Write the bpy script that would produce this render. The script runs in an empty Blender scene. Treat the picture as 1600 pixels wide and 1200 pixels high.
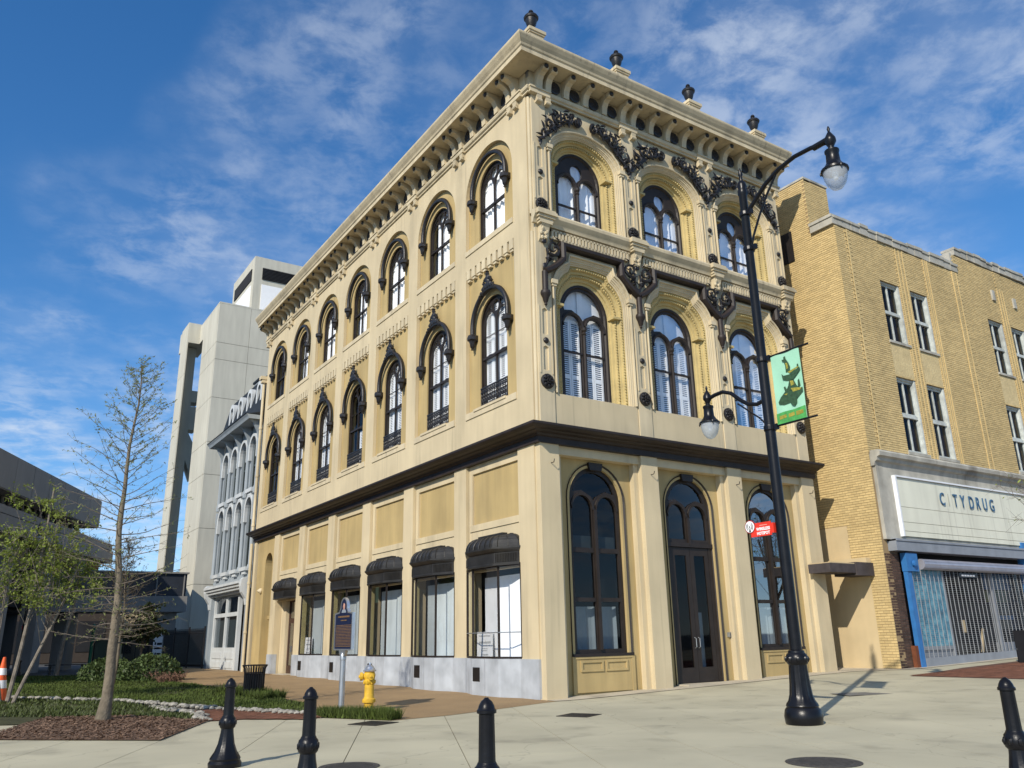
import bpy, bmesh, math, random
from math import sin, cos, pi, radians, sqrt, atan2, tan, exp
from mathutils import Vector, Matrix
from mathutils.geometry import tessellate_polygon

random.seed(7)
SC = bpy.context.scene
COL = SC.collection

# ------------------------------------------------------------------ camera
cam = bpy.data.cameras.new("camera")
cam.sensor_width = 36.0
cam.lens = 28.525
cam.clip_end = 3000
CAM = bpy.data.objects.new("camera", cam)
COL.objects.link(CAM)
YAW, PITCH, ROLL = radians(33.431), radians(17.349), radians(-1.125)
fwd = Vector((sin(YAW) * cos(PITCH), cos(YAW) * cos(PITCH), sin(PITCH)))
rgt = Vector((cos(YAW), -sin(YAW), 0))
upv = rgt.cross(fwd)
r2 = rgt * cos(ROLL) + upv * sin(ROLL)
u2 = -rgt * sin(ROLL) + upv * cos(ROLL)
M = Matrix((r2, u2, -fwd)).transposed().to_4x4()
M.translation = Vector((-11.643, -16.471, 1.422))
CAM.matrix_world = M
SC.camera = CAM

# ------------------------------------------------------------------ light
SUN_AZ = atan2(-0.87, -0.49)          # to the sun, from +Y clockwise
SUN_EL = radians(33)
sd = Vector((sin(SUN_AZ) * cos(SUN_EL), cos(SUN_AZ) * cos(SUN_EL), sin(SUN_EL)))
sl = bpy.data.lights.new("sun", 'SUN')
sl.energy = 4.65
sl.angle = radians(0.53)
sl.color = (1.0, 0.925, 0.80)
SUN = bpy.data.objects.new("sun", sl)
COL.objects.link(SUN)
SUN.rotation_euler = (-sd).to_track_quat('-Z', 'Y').to_euler()
SUN.location = (-40, -30, 40)

W = bpy.data.worlds.new("World")
SC.world = W
W.use_nodes = True
nt = W.node_tree
nt.nodes.clear()
def N(t, k, **kw):
    n = t.nodes.new(k)
    for a, b in kw.items():
        setattr(n, a, b)
    return n
def math_n(t, op, a, b=None, clamp=False):
    n = N(t, 'ShaderNodeMath', operation=op)
    n.use_clamp = clamp
    for i, v in enumerate((a, b)):
        if v is None: continue
        if isinstance(v, (int, float)): n.inputs[i].default_value = v
        else: t.links.new(v, n.inputs[i])
    return n.outputs[0]
sky = N(nt, 'ShaderNodeTexSky', sky_type='NISHITA')
sky.sun_disc = False
sky.sun_elevation = SUN_EL
sky.sun_rotation = SUN_AZ % (2 * pi)
sky.altitude = 100
sky.air_density = 0.7
sky.dust_density = 0.0
sky.ozone_density = 5.0
tc = N(nt, 'ShaderNodeTexCoord')
sp = N(nt, 'ShaderNodeSeparateXYZ')
nt.links.new(tc.outputs['Generated'], sp.inputs[0])
zz = math_n(nt, 'MAXIMUM', math_n(nt, 'ADD', sp.outputs[2], 0.12), 0.05)
cx = math_n(nt, 'DIVIDE', sp.outputs[0], zz)
cy = math_n(nt, 'DIVIDE', sp.outputs[1], zz)
cb = N(nt, 'ShaderNodeCombineXYZ')
nt.links.new(cx, cb.inputs[0]); nt.links.new(cy, cb.inputs[1])
def cloud_layer(rot, scl, loc, nscale, detail, rough, lo, hi, dist=0.4):
    mp = N(nt, 'ShaderNodeMapping')
    mp.inputs['Rotation'].default_value = (0, 0, rot)
    mp.inputs['Scale'].default_value = scl
    mp.inputs['Location'].default_value = loc
    nt.links.new(cb.outputs[0], mp.inputs[0])
    n = N(nt, 'ShaderNodeTexNoise')
    n.inputs['Scale'].default_value = nscale
    n.inputs['Detail'].default_value = detail
    n.inputs['Roughness'].default_value = rough
    n.inputs['Distortion'].default_value = dist
    nt.links.new(mp.outputs[0], n.inputs['Vector'])
    mr = N(nt, 'ShaderNodeMapRange', interpolation_type='SMOOTHSTEP')
    mr.inputs['From Min'].default_value = lo
    mr.inputs['From Max'].default_value = hi
    nt.links.new(n.outputs[0], mr.inputs[0])
    return mr.outputs[0]
big = cloud_layer(0.9, (1.0, 0.7, 1), (6.8, 2.4, 0), 1.15, 4, 0.55, 0.385, 0.62, 0.3)
puff = cloud_layer(0.35, (1.0, 1.0, 1), (0.4, 2.3, 0), 10.5, 6, 0.62, 0.36, 0.68, 0.2)
soft = cloud_layer(0.6, (1.0, 1.0, 1), (7.4, 1.3, 0), 2.6, 4, 0.6, 0.30, 0.85, 0.5)
dens = math_n(nt, 'MULTIPLY', big, math_n(nt, 'ADD', math_n(nt, 'MULTIPLY', puff, 0.55), math_n(nt, 'MULTIPLY', soft, 0.42)))
cl = math_n(nt, 'MULTIPLY', dens, 0.8, clamp=True)
hsv = N(nt, 'ShaderNodeHueSaturation')
hsv.inputs['Saturation'].default_value = 1.2
hsv.inputs['Value'].default_value = 1.58
vm = N(nt, 'ShaderNodeVectorMath', operation='MULTIPLY_ADD')
vm.inputs[1].default_value = (0.10, 0.085, 0.075); vm.inputs[2].default_value = (1, 1, 1)
nt.links.new(sky.outputs[0], vm.inputs[0])
vd = N(nt, 'ShaderNodeVectorMath', operation='DIVIDE')
nt.links.new(sky.outputs[0], vd.inputs[0]); nt.links.new(vm.outputs[0], vd.inputs[1])
nt.links.new(vd.outputs[0], hsv.inputs['Color'])
mixc = N(nt, 'ShaderNodeMixRGB')
nt.links.new(cl, mixc.inputs[0])
nt.links.new(hsv.outputs[0], mixc.inputs[1])
mixc.inputs[2].default_value = (5.0, 5.5, 6.2, 1)
bg = N(nt, 'ShaderNodeBackground')
bg.inputs[1].default_value = 0.15
nt.links.new(mixc.outputs[0], bg.inputs[0])
wo = N(nt, 'ShaderNodeOutputWorld')
nt.links.new(bg.outputs[0], wo.inputs[0])
SC.cycles.max_bounces = 6; SC.cycles.diffuse_bounces = 3; SC.cycles.glossy_bounces = 3; SC.cycles.transparent_max_bounces = 8
SC.view_settings.view_transform = 'Standard'
SC.view_settings.look = 'None'
SC.view_settings.exposure = 0.0
SC.view_settings.gamma = 1.0
SC.view_settings.use_curve_mapping = False

# ------------------------------------------------------------------ materials
def mat(name, col, rough=0.75, var=0.12, vscale=1.5, bump=0.15, bscale=60, metal=0.0, streak=0.0, spec=0.4, island=0.0, speck=None, grime=0.0, runs=0.0, wear=False):
    m = bpy.data.materials.new(name)
    m.use_nodes = True
    t = m.node_tree
    b = t.nodes['Principled BSDF']
    b.inputs['Roughness'].default_value = rough
    b.inputs['Metallic'].default_value = metal
    b.inputs['Specular IOR Level'].default_value = spec
    g = N(t, 'ShaderNodeNewGeometry')
    col_out = None
    base = N(t, 'ShaderNodeRGB'); base.outputs[0].default_value = (*col, 1)
    col_out = base.outputs[0]
    def mul(fac_socket, lo, hi):
        nonlocal col_out
        mr = N(t, 'ShaderNodeMapRange')
        mr.inputs['From Min'].default_value = 0.3
        mr.inputs['From Max'].default_value = 0.7
        mr.inputs['To Min'].default_value = lo
        mr.inputs['To Max'].default_value = hi
        t.links.new(fac_socket, mr.inputs[0])
        hs = N(t, 'ShaderNodeHueSaturation')
        t.links.new(mr.outputs[0], hs.inputs['Value'])
        t.links.new(col_out, hs.inputs['Color'])
        col_out = hs.outputs[0]
    def noise(scale, sv=(1, 1, 1), detail=3):
        mp = N(t, 'ShaderNodeMapping'); mp.inputs['Scale'].default_value = sv
        t.links.new(g.outputs['Position'], mp.inputs[0])
        n = N(t, 'ShaderNodeTexNoise')
        n.inputs['Scale'].default_value = scale
        n.inputs['Detail'].default_value = detail
        t.links.new(mp.outputs[0], n.inputs['Vector'])
        return n.outputs[0]
    if var: mul(noise(vscale), 1 - var, 1 + var)
    if streak: mul(noise(3.0, (1, 1, 0.12)), 1 - streak, 1 + streak * 0.5)
    if grime:
        n = noise(1.1, (1, 1, 0.25), 4)
        mr = N(t, 'ShaderNodeMapRange'); mr.inputs['From Min'].default_value = 0.56; mr.inputs['From Max'].default_value = 0.75
        mr.inputs['To Max'].default_value = grime
        t.links.new(n, mr.inputs[0])
        mx = N(t, 'ShaderNodeMixRGB'); t.links.new(mr.outputs[0], mx.inputs[0]); t.links.new(col_out, mx.inputs[1])
        mx.inputs[2].default_value = (0.10, 0.09, 0.07, 1)
        col_out = mx.outputs[0]
    if runs:     # thin rain runs
        n = noise(7.0, (1, 1, 0.035), 2); n2 = noise(0.5, (1, 1, 0.6), 1)
        mr = N(t, 'ShaderNodeMapRange'); mr.inputs['From Min'].default_value = 0.56; mr.inputs['From Max'].default_value = 0.70
        mr.inputs['To Max'].default_value = runs
        t.links.new(n, mr.inputs[0])
        m2 = N(t, 'ShaderNodeMapRange'); m2.inputs['From Min'].default_value = 0.42; m2.inputs['From Max'].default_value = 0.62
        t.links.new(n2, m2.inputs[0])
        mx = N(t, 'ShaderNodeMixRGB'); t.links.new(math_n(t, 'MULTIPLY', mr.outputs[0], m2.outputs[0]), mx.inputs[0]); t.links.new(col_out, mx.inputs[1])
        mx.inputs[2].default_value = (0.13, 0.11, 0.085, 1); col_out = mx.outputs[0]
    if wear:     # hairline cracks and old spots in paving
        mp = N(t, 'ShaderNodeMapping'); t.links.new(g.outputs['Position'], mp.inputs[0])
        dn = N(t, 'ShaderNodeTexNoise'); dn.inputs['Scale'].default_value = 1.6; dn.inputs['Detail'].default_value = 4
        t.links.new(mp.outputs[0], dn.inputs['Vector'])
        va = N(t, 'ShaderNodeVectorMath', operation='MULTIPLY_ADD'); t.links.new(dn.outputs['Color'], va.inputs[0]); va.inputs[1].default_value = (1.1, 1.1, 0); t.links.new(mp.outputs[0], va.inputs[2])
        vo = N(t, 'ShaderNodeTexVoronoi', feature='DISTANCE_TO_EDGE'); vo.inputs['Scale'].default_value = 0.28; t.links.new(va.outputs[0], vo.inputs['Vector'])
        mr = N(t, 'ShaderNodeMapRange'); mr.inputs['From Min'].default_value = 0.0; mr.inputs['From Max'].default_value = 0.006; mr.inputs['To Min'].default_value = 0.28; mr.inputs['To Max'].default_value = 0.0
        t.links.new(vo.outputs['Distance'], mr.inputs[0])
        v2 = N(t, 'ShaderNodeTexVoronoi'); v2.inputs['Scale'].default_value = 1.7; t.links.new(g.outputs['Position'], v2.inputs['Vector'])
        m2 = N(t, 'ShaderNodeMapRange'); m2.inputs['From Min'].default_value = 0.035; m2.inputs['From Max'].default_value = 0.055; m2.inputs['To Min'].default_value = 0.5; m2.inputs['To Max'].default_value = 0.0
        t.links.new(v2.outputs['Distance'], m2.inputs[0])
        st = noise(0.55, (1, 1, 1), 5)
        m3 = N(t, 'ShaderNodeMapRange'); m3.inputs['From Min'].default_value = 0.55; m3.inputs['From Max'].default_value = 0.72; m3.inputs['To Max'].default_value = 0.22
        t.links.new(st, m3.inputs[0])
        f = math_n(t, 'MAXIMUM', math_n(t, 'MAXIMUM', mr.outputs[0], m2.outputs[0]), m3.outputs[0])
        mx = N(t, 'ShaderNodeMixRGB'); t.links.new(f, mx.inputs[0]); t.links.new(col_out, mx.inputs[1]); mx.inputs[2].default_value = (0.12, 0.105, 0.08, 1)
        col_out = mx.outputs[0]
    if island: 
        mr = N(t, 'ShaderNodeMapRange')
        mr.inputs['To Min'].default_value = 1 - island; mr.inputs['To Max'].default_value = 1 + island
        t.links.new(g.outputs['Random Per Island'], mr.inputs[0])
        hs = N(t, 'ShaderNodeHueSaturation')
        t.links.new(mr.outputs[0], hs.inputs['Value']); t.links.new(col_out, hs.inputs['Color'])
        col_out = hs.outputs[0]
    if speck:   # (scale, colour, amount)
        v = N(t, 'ShaderNodeTexVoronoi'); v.inputs['Scale'].default_value = speck[0]
        t.links.new(g.outputs['Position'], v.inputs['Vector'])
        sx = N(t, 'ShaderNodeSeparateColor'); t.links.new(v.outputs['Color'], sx.inputs[0])
        mx = N(t, 'ShaderNodeMixRGB')
        t.links.new(math_n(t, 'MULTIPLY', sx.outputs[0], speck[2]), mx.inputs[0])
        t.links.new(col_out, mx.inputs[1]); mx.inputs[2].default_value = (*speck[1], 1)
        col_out = mx.outputs[0]
    t.links.new(col_out, b.inputs['Base Color'])
    if bump:
        bn = N(t, 'ShaderNodeBump'); bn.inputs['Strength'].default_value = bump
        bn.inputs['Distance'].default_value = 0.02
        t.links.new(noise(bscale, detail=2), bn.inputs['Height'])
        t.links.new(bn.outputs[0], b.inputs['Normal'])
    return m

def glass_mat(name, tint=(0.98, 0.99, 1.0), refl=0.06, boost=1.0):
    m = bpy.data.materials.new(name); m.use_nodes = True
    t = m.node_tree; t.nodes.clear()
    tr = N(t, 'ShaderNodeBsdfTransparent'); tr.inputs[0].default_value = (*tint, 1)
    gl = N(t, 'ShaderNodeBsdfGlossy'); gl.inputs['Roughness'].default_value = 0.02
    gl.inputs[0].default_value = (0.95, 0.97, 1, 1)
    lw = N(t, 'ShaderNodeLayerWeight'); lw.inputs[0].default_value = 0.25
    f = math_n(t, 'ADD', math_n(t, 'MULTIPLY', lw.outputs['Fresnel'], boost), refl, clamp=True)
    g = N(t, 'ShaderNodeNewGeometry')
    n = N(t, 'ShaderNodeTexNoise'); n.inputs['Scale'].default_value = 1.1
    t.links.new(g.outputs['Position'], n.inputs['Vector'])
    bp = N(t, 'ShaderNodeBump'); bp.inputs['Strength'].default_value = 0.08
    t.links.new(n.outputs[0], bp.inputs['Height']); t.links.new(bp.outputs[0], gl.inputs['Normal'])
    mx = N(t, 'ShaderNodeMixShader'); t.links.new(f, mx.inputs[0])
    t.links.new(tr.outputs[0], mx.inputs[1]); t.links.new(gl.outputs[0], mx.inputs[2])
    o = N(t, 'ShaderNodeOutputMaterial'); t.links.new(mx.outputs[0], o.inputs[0])
    return m

CREAM = mat('cream_stucco', (0.59, 0.49, 0.315), 0.85, 0.08, 0.6, 0.14, 90, streak=0.07, grime=0.26, runs=0.22)
CREAM2 = mat('cream_trim', (0.60, 0.505, 0.335), 0.8, 0.08, 1.0, 0.12, 60, streak=0.12, grime=0.38, runs=0.35)
TAN = mat('tan_stucco', (0.455, 0.34, 0.155), 0.88, 0.10, 0.7, 0.15, 90, streak=0.12, grime=0.22, runs=0.22)
GOLD = mat('ochre_carved_trim', (0.54, 0.425, 0.19), 0.75, 0.12, 2.0, 0.7, 22, streak=0.05, grime=0.45)
BLACKIRON = mat('black_cast_iron', (0.014, 0.012, 0.012), 0.42, 0.2, 5, 0.3, 50, spec=0.5)
BROWNIRON = mat('dark_brown_paint', (0.026, 0.018, 0.015), 0.55, 0.25, 3, 0.12, 40, spec=0.4, streak=0.15)
FRAME = mat('brown_window_paint', (0.022, 0.016, 0.013), 0.5, 0.2, 4, 0.1, 50)
MARBLE = mat('grey_marble', (0.42, 0.445, 0.475), 0.4, 0.16, 2.2, 0.03, 20, streak=0.12)
GLASS = glass_mat('window_glass', boost=0.4, refl=0.02)
DARKGLASS = glass_mat('shop_glass', tint=(0.42, 0.47, 0.50), refl=0.015, boost=0.28)
WHITEG = mat('chalk_paint', (0.56, 0.58, 0.58), 0.65, 0.06, 2, 0.05, 40, streak=0.08)
WHITE = mat('white_paint', (0.78, 0.80, 0.82), 0.6, 0.05, 3, 0.05, 40)
CURTAIN = mat('white_curtain', (0.90, 0.91, 0.92), 0.9, 0.05, 3, 0.05, 20)
DISPLAY = mat('display_board_grey', (0.50, 0.55, 0.555), 0.85, 0.12, 0.9, 0.03, 20, streak=0.10)
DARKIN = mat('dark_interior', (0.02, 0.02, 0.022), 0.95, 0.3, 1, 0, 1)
CONC = mat('plaza_concrete', (0.47, 0.43, 0.30), 0.85, 0.13, 0.45, 0.25, 120, grime=0.30, island=0.08, wear=True)
CONC2 = mat('kerb_concrete', (0.50, 0.44, 0.33), 0.85, 0.12, 1.5, 0.3, 80, grime=0.3)
AGG = mat('exposed_aggregate', (0.40, 0.265, 0.125), 0.9, 0.12, 0.9, 0.6, 180, speck=(75, (0.16, 0.11, 0.07), 0.55))
GRASS = mat('grass', (0.06, 0.085, 0.012), 0.8, 0.35, 0.8, 0, 1, island=0.35)
SOIL = mat('lawn_soil', (0.045, 0.046, 0.014), 0.95, 0.3, 2, 0.5, 60)
MULCH = mat('bark_mulch', (0.17, 0.105, 0.068), 0.95, 0.3, 6, 0.5, 60, island=0.45)
PAVER = mat('red_paver', (0.21, 0.085, 0.045), 0.85, 0.15, 3, 0.4, 60, island=0.2)
STONE = mat('edging_stone', (0.30, 0.28, 0.235), 0.85, 0.2, 5, 0.5, 40, island=0.3)
TOWERC = mat('tower_concrete', (0.55, 0.525, 0.435), 0.85, 0.06, 0.25, 0.1, 30, streak=0.10, grime=0.12)
DARKC = mat('ribbed_concrete', (0.245, 0.235, 0.22), 0.9, 0.08, 0.5, 0.1, 30, streak=0.06)
WHITEB = mat('pale_grey_paint', (0.30, 0.335, 0.36), 0.7, 0.06, 1.5, 0.08, 40, streak=0.08)
SLATE = mat('slate_roof', (0.014, 0.017, 0.02), 0.7, 0.2, 5, 0.3, 30)
BRICK = mat('buff_brick', (0.58, 0.435, 0.205), 0.9, 0.10, 0.6, 0.3, 90, island=0.12, grime=0.12)
MORTAR = mat('mortar', (0.33, 0.235, 0.125), 0.95, 0.1, 2, 0.3, 80)
BROWNBRICK = mat('brown_brick', (0.085, 0.05, 0.035), 0.9, 0.2, 3, 0.3, 90, island=0.3)
LIMESTONE = mat('weathered_stone', (0.43, 0.41, 0.35), 0.9, 0.18, 2, 0.3, 50, streak=0.15, grime=0.75)
SIGNPANEL = mat('sign_panel_paint', (0.74, 0.735, 0.60), 0.7, 0.04, 1, 0.05, 30, streak=0.06, grime=0.2, runs=0.3)
STUCCOP = mat('alley_plaster', (0.55, 0.43, 0.25), 0.9, 0.07, 1, 0.2, 60, streak=0.06)
BLUE = mat('blue_paint', (0.035, 0.16, 0.40), 0.45, 0.12, 4, 0.1, 40, grime=0.2)
GALV = mat('galvanised_steel', (0.42, 0.44, 0.46), 0.4, 0.1, 4, 0.05, 40, metal=0.75)
GALVP = mat('grey_metal_paint', (0.25, 0.27, 0.30), 0.5, 0.1, 2, 0.05, 40, streak=0.1)
LETTER = mat('letter_blue', (0.045, 0.12, 0.22), 0.5, 0.1, 6, 0, 1)
LAMPBLK = mat('gloss_black_paint', (0.006, 0.006, 0.008), 0.33, 0.3, 6, 0.08, 50, spec=0.3)
YELLOW = mat('hydrant_yellow', (0.66, 0.40, 0.03), 0.55, 0.15, 10, 0.2, 60, grime=0.45)
SILVER = mat('silver_paint', (0.62, 0.64, 0.68), 0.3, 0.08, 8, 0.05, 60, metal=0.8)
RED = mat('sign_red', (0.72, 0.04, 0.02), 0.45, 0.04, 6, 0, 1)
SWHITE = mat('sign_white', (0.85, 0.85, 0.85), 0.5, 0.02, 6, 0, 1)
NAVY = mat('plaque_navy', (0.012, 0.018, 0.05), 0.4, 0.1, 6, 0.05, 50)
GILT = mat('gilt_letters', (0.20, 0.115, 0.05), 0.5, 0.2, 30, 0, 1)
ORANGE = mat('cone_orange', (0.85, 0.13, 0.03), 0.5, 0.08, 6, 0.05, 40)
BARK = mat('cypress_bark', (0.17, 0.14, 0.10), 0.95, 0.2, 9, 0.8, 26, streak=0.25)
BARK2 = mat('pale_bark', (0.20, 0.17, 0.135), 0.95, 0.3, 7, 0.7, 30)
TWIG = mat('twig', (0.14, 0.115, 0.09), 0.95, 0.2, 9, 0, 1)
def leaf_mat(name, col, isl=0.3, trans=0.35):
    m = mat(name, col, 0.6, 0.2, 2, 0, 1, island=isl)
    t = m.node_tree; b = t.nodes['Principled BSDF']
    src = b.inputs['Base Color'].links[0].from_socket
    tl = N(t, 'ShaderNodeBsdfTranslucent'); t.links.new(src, tl.inputs[0])
    mx = N(t, 'ShaderNodeMixShader'); mx.inputs[0].default_value = trans
    t.links.new(b.outputs[0], mx.inputs[1]); t.links.new(tl.outputs[0], mx.inputs[2])
    o = [n for n in t.nodes if n.type == 'OUTPUT_MATERIAL'][0]
    t.links.new(mx.outputs[0], o.inputs[0])
    return m
LEAFY = leaf_mat('spring_leaves', (0.21, 0.26, 0.045))
LEAFS = leaf_mat('cypress_buds', (0.24, 0.27, 0.09))
HEDGE = leaf_mat('hedge_leaves', (0.07, 0.105, 0.03), 0.5, 0.2)

# ------------------------------------------------------------------ geometry helpers
ID3 = lambda a, b, c: (a, b, c)
TL = lambda s, d, z: (-d, s, z)          # left front (street side): s along +Y, d outwards -X
TF = lambda s, d, z: (s, -d, z)          # ornate front: s along +X, d outwards -Y
class MB:
    def __init__(self, T=ID3):
        self.v = []; self.f = []; self.m = []; self.T = T
    def add(self, vs, fs, mi=0):
        o = len(self.v); T = self.T
        self.v += [T(*p) for p in vs]
        self.f += [tuple(o + i for i in f) for f in fs]
        self.m += [mi] * len(fs)
    def box(self, a0, a1, b0, b1, c0, c1, mi=0):
        vs = [(a0, b0, c0), (a1, b0, c0), (a1, b1, c0), (a0, b1, c0), (a0, b0, c1), (a1, b0, c1), (a1, b1, c1), (a0, b1, c1)]
        self.add(vs, [(0, 3, 2, 1), (4, 5, 6, 7), (0, 1, 5, 4), (1, 2, 6, 5), (2, 3, 7, 6), (3, 0, 4, 7)], mi)
    def plate(self, outer, holes, d0, d1, mi=0, back=True):
        loops = [outer] + list(holes)
        tess = tessellate_polygon([[Vector((p[0], p[1], 0)) for p in l] for l in loops])
        flat = [p for l in loops for p in l]
        n = len(flat)
        vs = [(p[0], d1, p[1]) for p in flat] + ([(p[0], d0, p[1]) for p in flat])
        fs = [tuple(t) for t in tess]
        if back: fs += [tuple(n + i for i in reversed(t)) for t in tess]
        o = 0
        for l in loops:
            k = len(l)
            for i in range(k):
                j = (i + 1) % k
                fs.append((o + i, o + j, n + o + j, n + o + i))
            o += k
        self.add(vs, fs, mi)
    def prism(self, poly, c0, c1, axis='a', mi=0):
        # poly in the two other axes; axis a: poly=(b,c); axis b: poly=(a,c); axis c: poly=(a,b)
        k = len(poly)
        if axis == 'a': P = lambda p, q: (q, p[0], p[1])
        elif axis == 'b': P = lambda p, q: (p[0], q, p[1])
        else: P = lambda p, q: (p[0], p[1], q)
        vs = [P(p, c0) for p in poly] + [P(p, c1) for p in poly]
        tess = tessellate_polygon([[Vector((p[0], p[1], 0)) for p in poly]])
        fs = [tuple(t) for t in tess] + [tuple(k + i for i in reversed(t)) for t in tess]
        fs += [(i, (i + 1) % k, k + (i + 1) % k, k + i) for i in range(k)]
        self.add(vs, fs, mi)
    def sweep(self, path, prof, plan=False, closed=False, caps=True, mi=0):
        n = len(path); k = len(prof); vs = []
        for i in range(n):
            p = path[i]
            if closed or 0 < i < n - 1:
                a = path[(i - 1) % n]; b = path[(i + 1) % n]
                d1 = Vector((p[0] - a[0], p[1] - a[1])).normalized(); d2 = Vector((b[0] - p[0], b[1] - p[1])).normalized()
                n1 = Vector((-d1.y, d1.x)); n2 = Vector((-d2.y, d2.x))
                nn = n1 + n2
                q = nn.dot(n1)
                nn = nn / max(q, 0.3) if q else n1
            else:
                a, b = (path[0], path[1]) if i == 0 else (path[-2], path[-1])
                d1 = Vector((b[0] - a[0], b[1] - a[1])).normalized(); nn = Vector((-d1.y, d1.x))
            for o, d in prof:
                x = p[0] + nn.x * o; y = p[1] + nn.y * o
                vs.append((x, y, d) if plan else (x, d, y))
        fs = []
        for i in range(n if closed else n - 1):
            j = (i + 1) % n
            for a in range(k - 1):
                fs.append((i * k + a, j * k + a, j * k + a + 1, i * k + a + 1))
        if caps and not closed:
            fs.append(tuple(range(k))); fs.append(tuple((n - 1) * k + a for a in reversed(range(k))))
        self.add(vs, fs, mi)
    def loft(self, A, B, prof, mi=0):
        n = len(A); k = len(prof)
        vs = []
        for a, b in zip(A, B):
            for t, d in prof:
                vs.append((a[0] + (b[0] - a[0]) * t, d, a[1] + (b[1] - a[1]) * t))
        fs = [(i * k + j, (i + 1) * k + j, (i + 1) * k + j + 1, i * k + j + 1) for i in range(n - 1) for j in range(k - 1)]
        self.add(vs, fs, mi)
    def lathe(self, prof, c=(0, 0, 0), n=16, flute=None, mi=0, caps=True, axis='c'):
        vs = []; k = len(prof)
        for i, q in enumerate(prof):
            r, z = q[0], q[1]; fl = q[2] if len(q) > 2 else 0
            for j in range(n):
                a = 2 * pi * j / n
                rr = r * (1 - fl * (0.5 + 0.5 * cos(a * (flute or 1)))) if fl else r
                if axis == 'c': vs.append((c[0] + rr * cos(a), c[1] + rr * sin(a), c[2] + z))
                elif axis == 'b': vs.append((c[0] + rr * cos(a), c[1] + z, c[2] + rr * sin(a)))
                else: vs.append((c[0] + z, c[1] + rr * cos(a), c[2] + rr * sin(a)))
        fs = [(i * n + j, i * n + (j + 1) % n, (i + 1) * n + (j + 1) % n, (i + 1) * n + j) for i in range(k - 1) for j in range(n)]
        if caps: fs += [tuple(range(n)), tuple((k - 1) * n + j for j in range(n))]
        self.add(vs, fs, mi)
    def tube(self, pts, rad, n=6, mi=0, caps=True):
        P = [Vector(p) for p in pts]; k = len(P)
        if isinstance(rad, (int, float)): rad = [rad] * k
        vs = []; ref = None
        for i in range(k):
            d = (P[min(i + 1, k - 1)] - P[max(i - 1, 0)])
            if d.length < 1e-9: d = Vector((0, 0, 1))
            d.normalize()
            if ref is None:
                ref = d.cross(Vector((0, 0, 1)))
                if ref.length < 0.1: ref = d.cross(Vector((1, 0, 0)))
            ref = (ref - d * ref.dot(d)).normalized()
            b = d.cross(ref)
            for j in range(n):
                a = 2 * pi * j / n
                q = P[i] + (ref * cos(a) + b * sin(a)) * rad[i]
                vs.append(tuple(q))
        fs = [(i * n + j, i * n + (j + 1) % n, (i + 1) * n + (j + 1) % n, (i + 1) * n + j) for i in range(k - 1) for j in range(n)]
        if caps: fs += [tuple(range(n)), tuple((k - 1) * n + j for j in range(n))]
        self.add(vs, fs, mi)
    def blob(self, c, r, mi=0, seed=None):
        # low octahedral ball, radii r=(a,b,c)
        t = (1 + sqrt(5)) / 2; s = 1 / sqrt(1 + t * t); t *= s
        base = [(-s, t, 0), (s, t, 0), (-s, -t, 0), (s, -t, 0), (0, -s, t), (0, s, t), (0, -s, -t), (0, s, -t), (t, 0, -s), (t, 0, s), (-t, 0, -s), (-t, 0, s)]
        fs = [(0, 11, 5), (0, 5, 1), (0, 1, 7), (0, 7, 10), (0, 10, 11), (1, 5, 9), (5, 11, 4), (11, 10, 2), (10, 7, 6), (7, 1, 8), (3, 9, 4), (3, 4, 2), (3, 2, 6), (3, 6, 8), (3, 8, 9), (4, 9, 5), (2, 4, 11), (6, 2, 10), (8, 6, 7), (9, 8, 1)]
        self.add([(c[0] + p[0] * r[0], c[1] + p[1] * r[1], c[2] + p[2] * r[2]) for p in base], fs, mi)
    def mesh(self, name, mats, smooth=False, recalc=True):
        me = bpy.data.meshes.new(name)
        me.from_pydata(self.v, [], self.f)
        if not isinstance(mats, (list, tuple)): mats = [mats]
        for m in mats: me.materials.append(m)
        if len(mats) > 1: me.polygons.foreach_set('material_index', self.m)
        if recalc:
            bm = bmesh.new(); bm.from_mesh(me)
            bmesh.ops.recalc_face_normals(bm, faces=bm.faces)
            bm.to_mesh(me); bm.free()
        if smooth:
            me.polygons.foreach_set('use_smooth', [True] * len(me.polygons))
            try: me.set_sharp_from_angle(angle=radians(38))
            except Exception: pass
        me.update()
        return me
    def build(self, name, mats, parent=None, smooth=False, loc=(0, 0, 0), recalc=True):
        return put(name, self.mesh(name, mats, smooth, recalc), parent, loc)
def put(name, me, parent=None, loc=(0, 0, 0), rz=0, scale=None):
    o = bpy.data.objects.new(name, me)
    COL.objects.link(o)
    o.location = loc
    o.rotation_euler = (0, 0, rz)
    if scale: o.scale = scale
    if parent: o.parent = parent
    return o
def empty(name, loc=(0, 0, 0), label=None, cat=None, group=None, rz=0):
    o = bpy.data.objects.new(name, None)
    COL.objects.link(o); o.location = loc; o.rotation_euler = (0, 0, rz)
    o.empty_display_size = 0.2
    return tag(o, label, cat, group)
def tag(o, label=None, cat=None, group=None, kind=None):
    if label: o['label'] = label
    if cat: o['category'] = cat
    if group: o['group'] = group
    if kind: o['kind'] = kind
    return o
def copy_tree(o, parent=None):
    c = o.copy(); COL.objects.link(c)
    if parent: c.parent = parent
    for ch in list(o.children): copy_tree(ch, c)
    return c
def arc(cx, cz, rx, rz, a0, a1, n):
    return [(cx + rx * cos(a0 + (a1 - a0) * i / n), cz + rz * sin(a0 + (a1 - a0) * i / n)) for i in range(n + 1)]
def arch(cx, zb, zs, hw, rise=None, n=16):
    rise = hw if rise is None else rise
    return [(cx - hw, zb)] + arc(cx, zs, hw, rise, pi, 0, n) + [(cx + hw, zb)]
def rect(a0, a1, c0, c1): return [(a0, c0), (a1, c0), (a1, c1), (a0, c1)]
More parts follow.
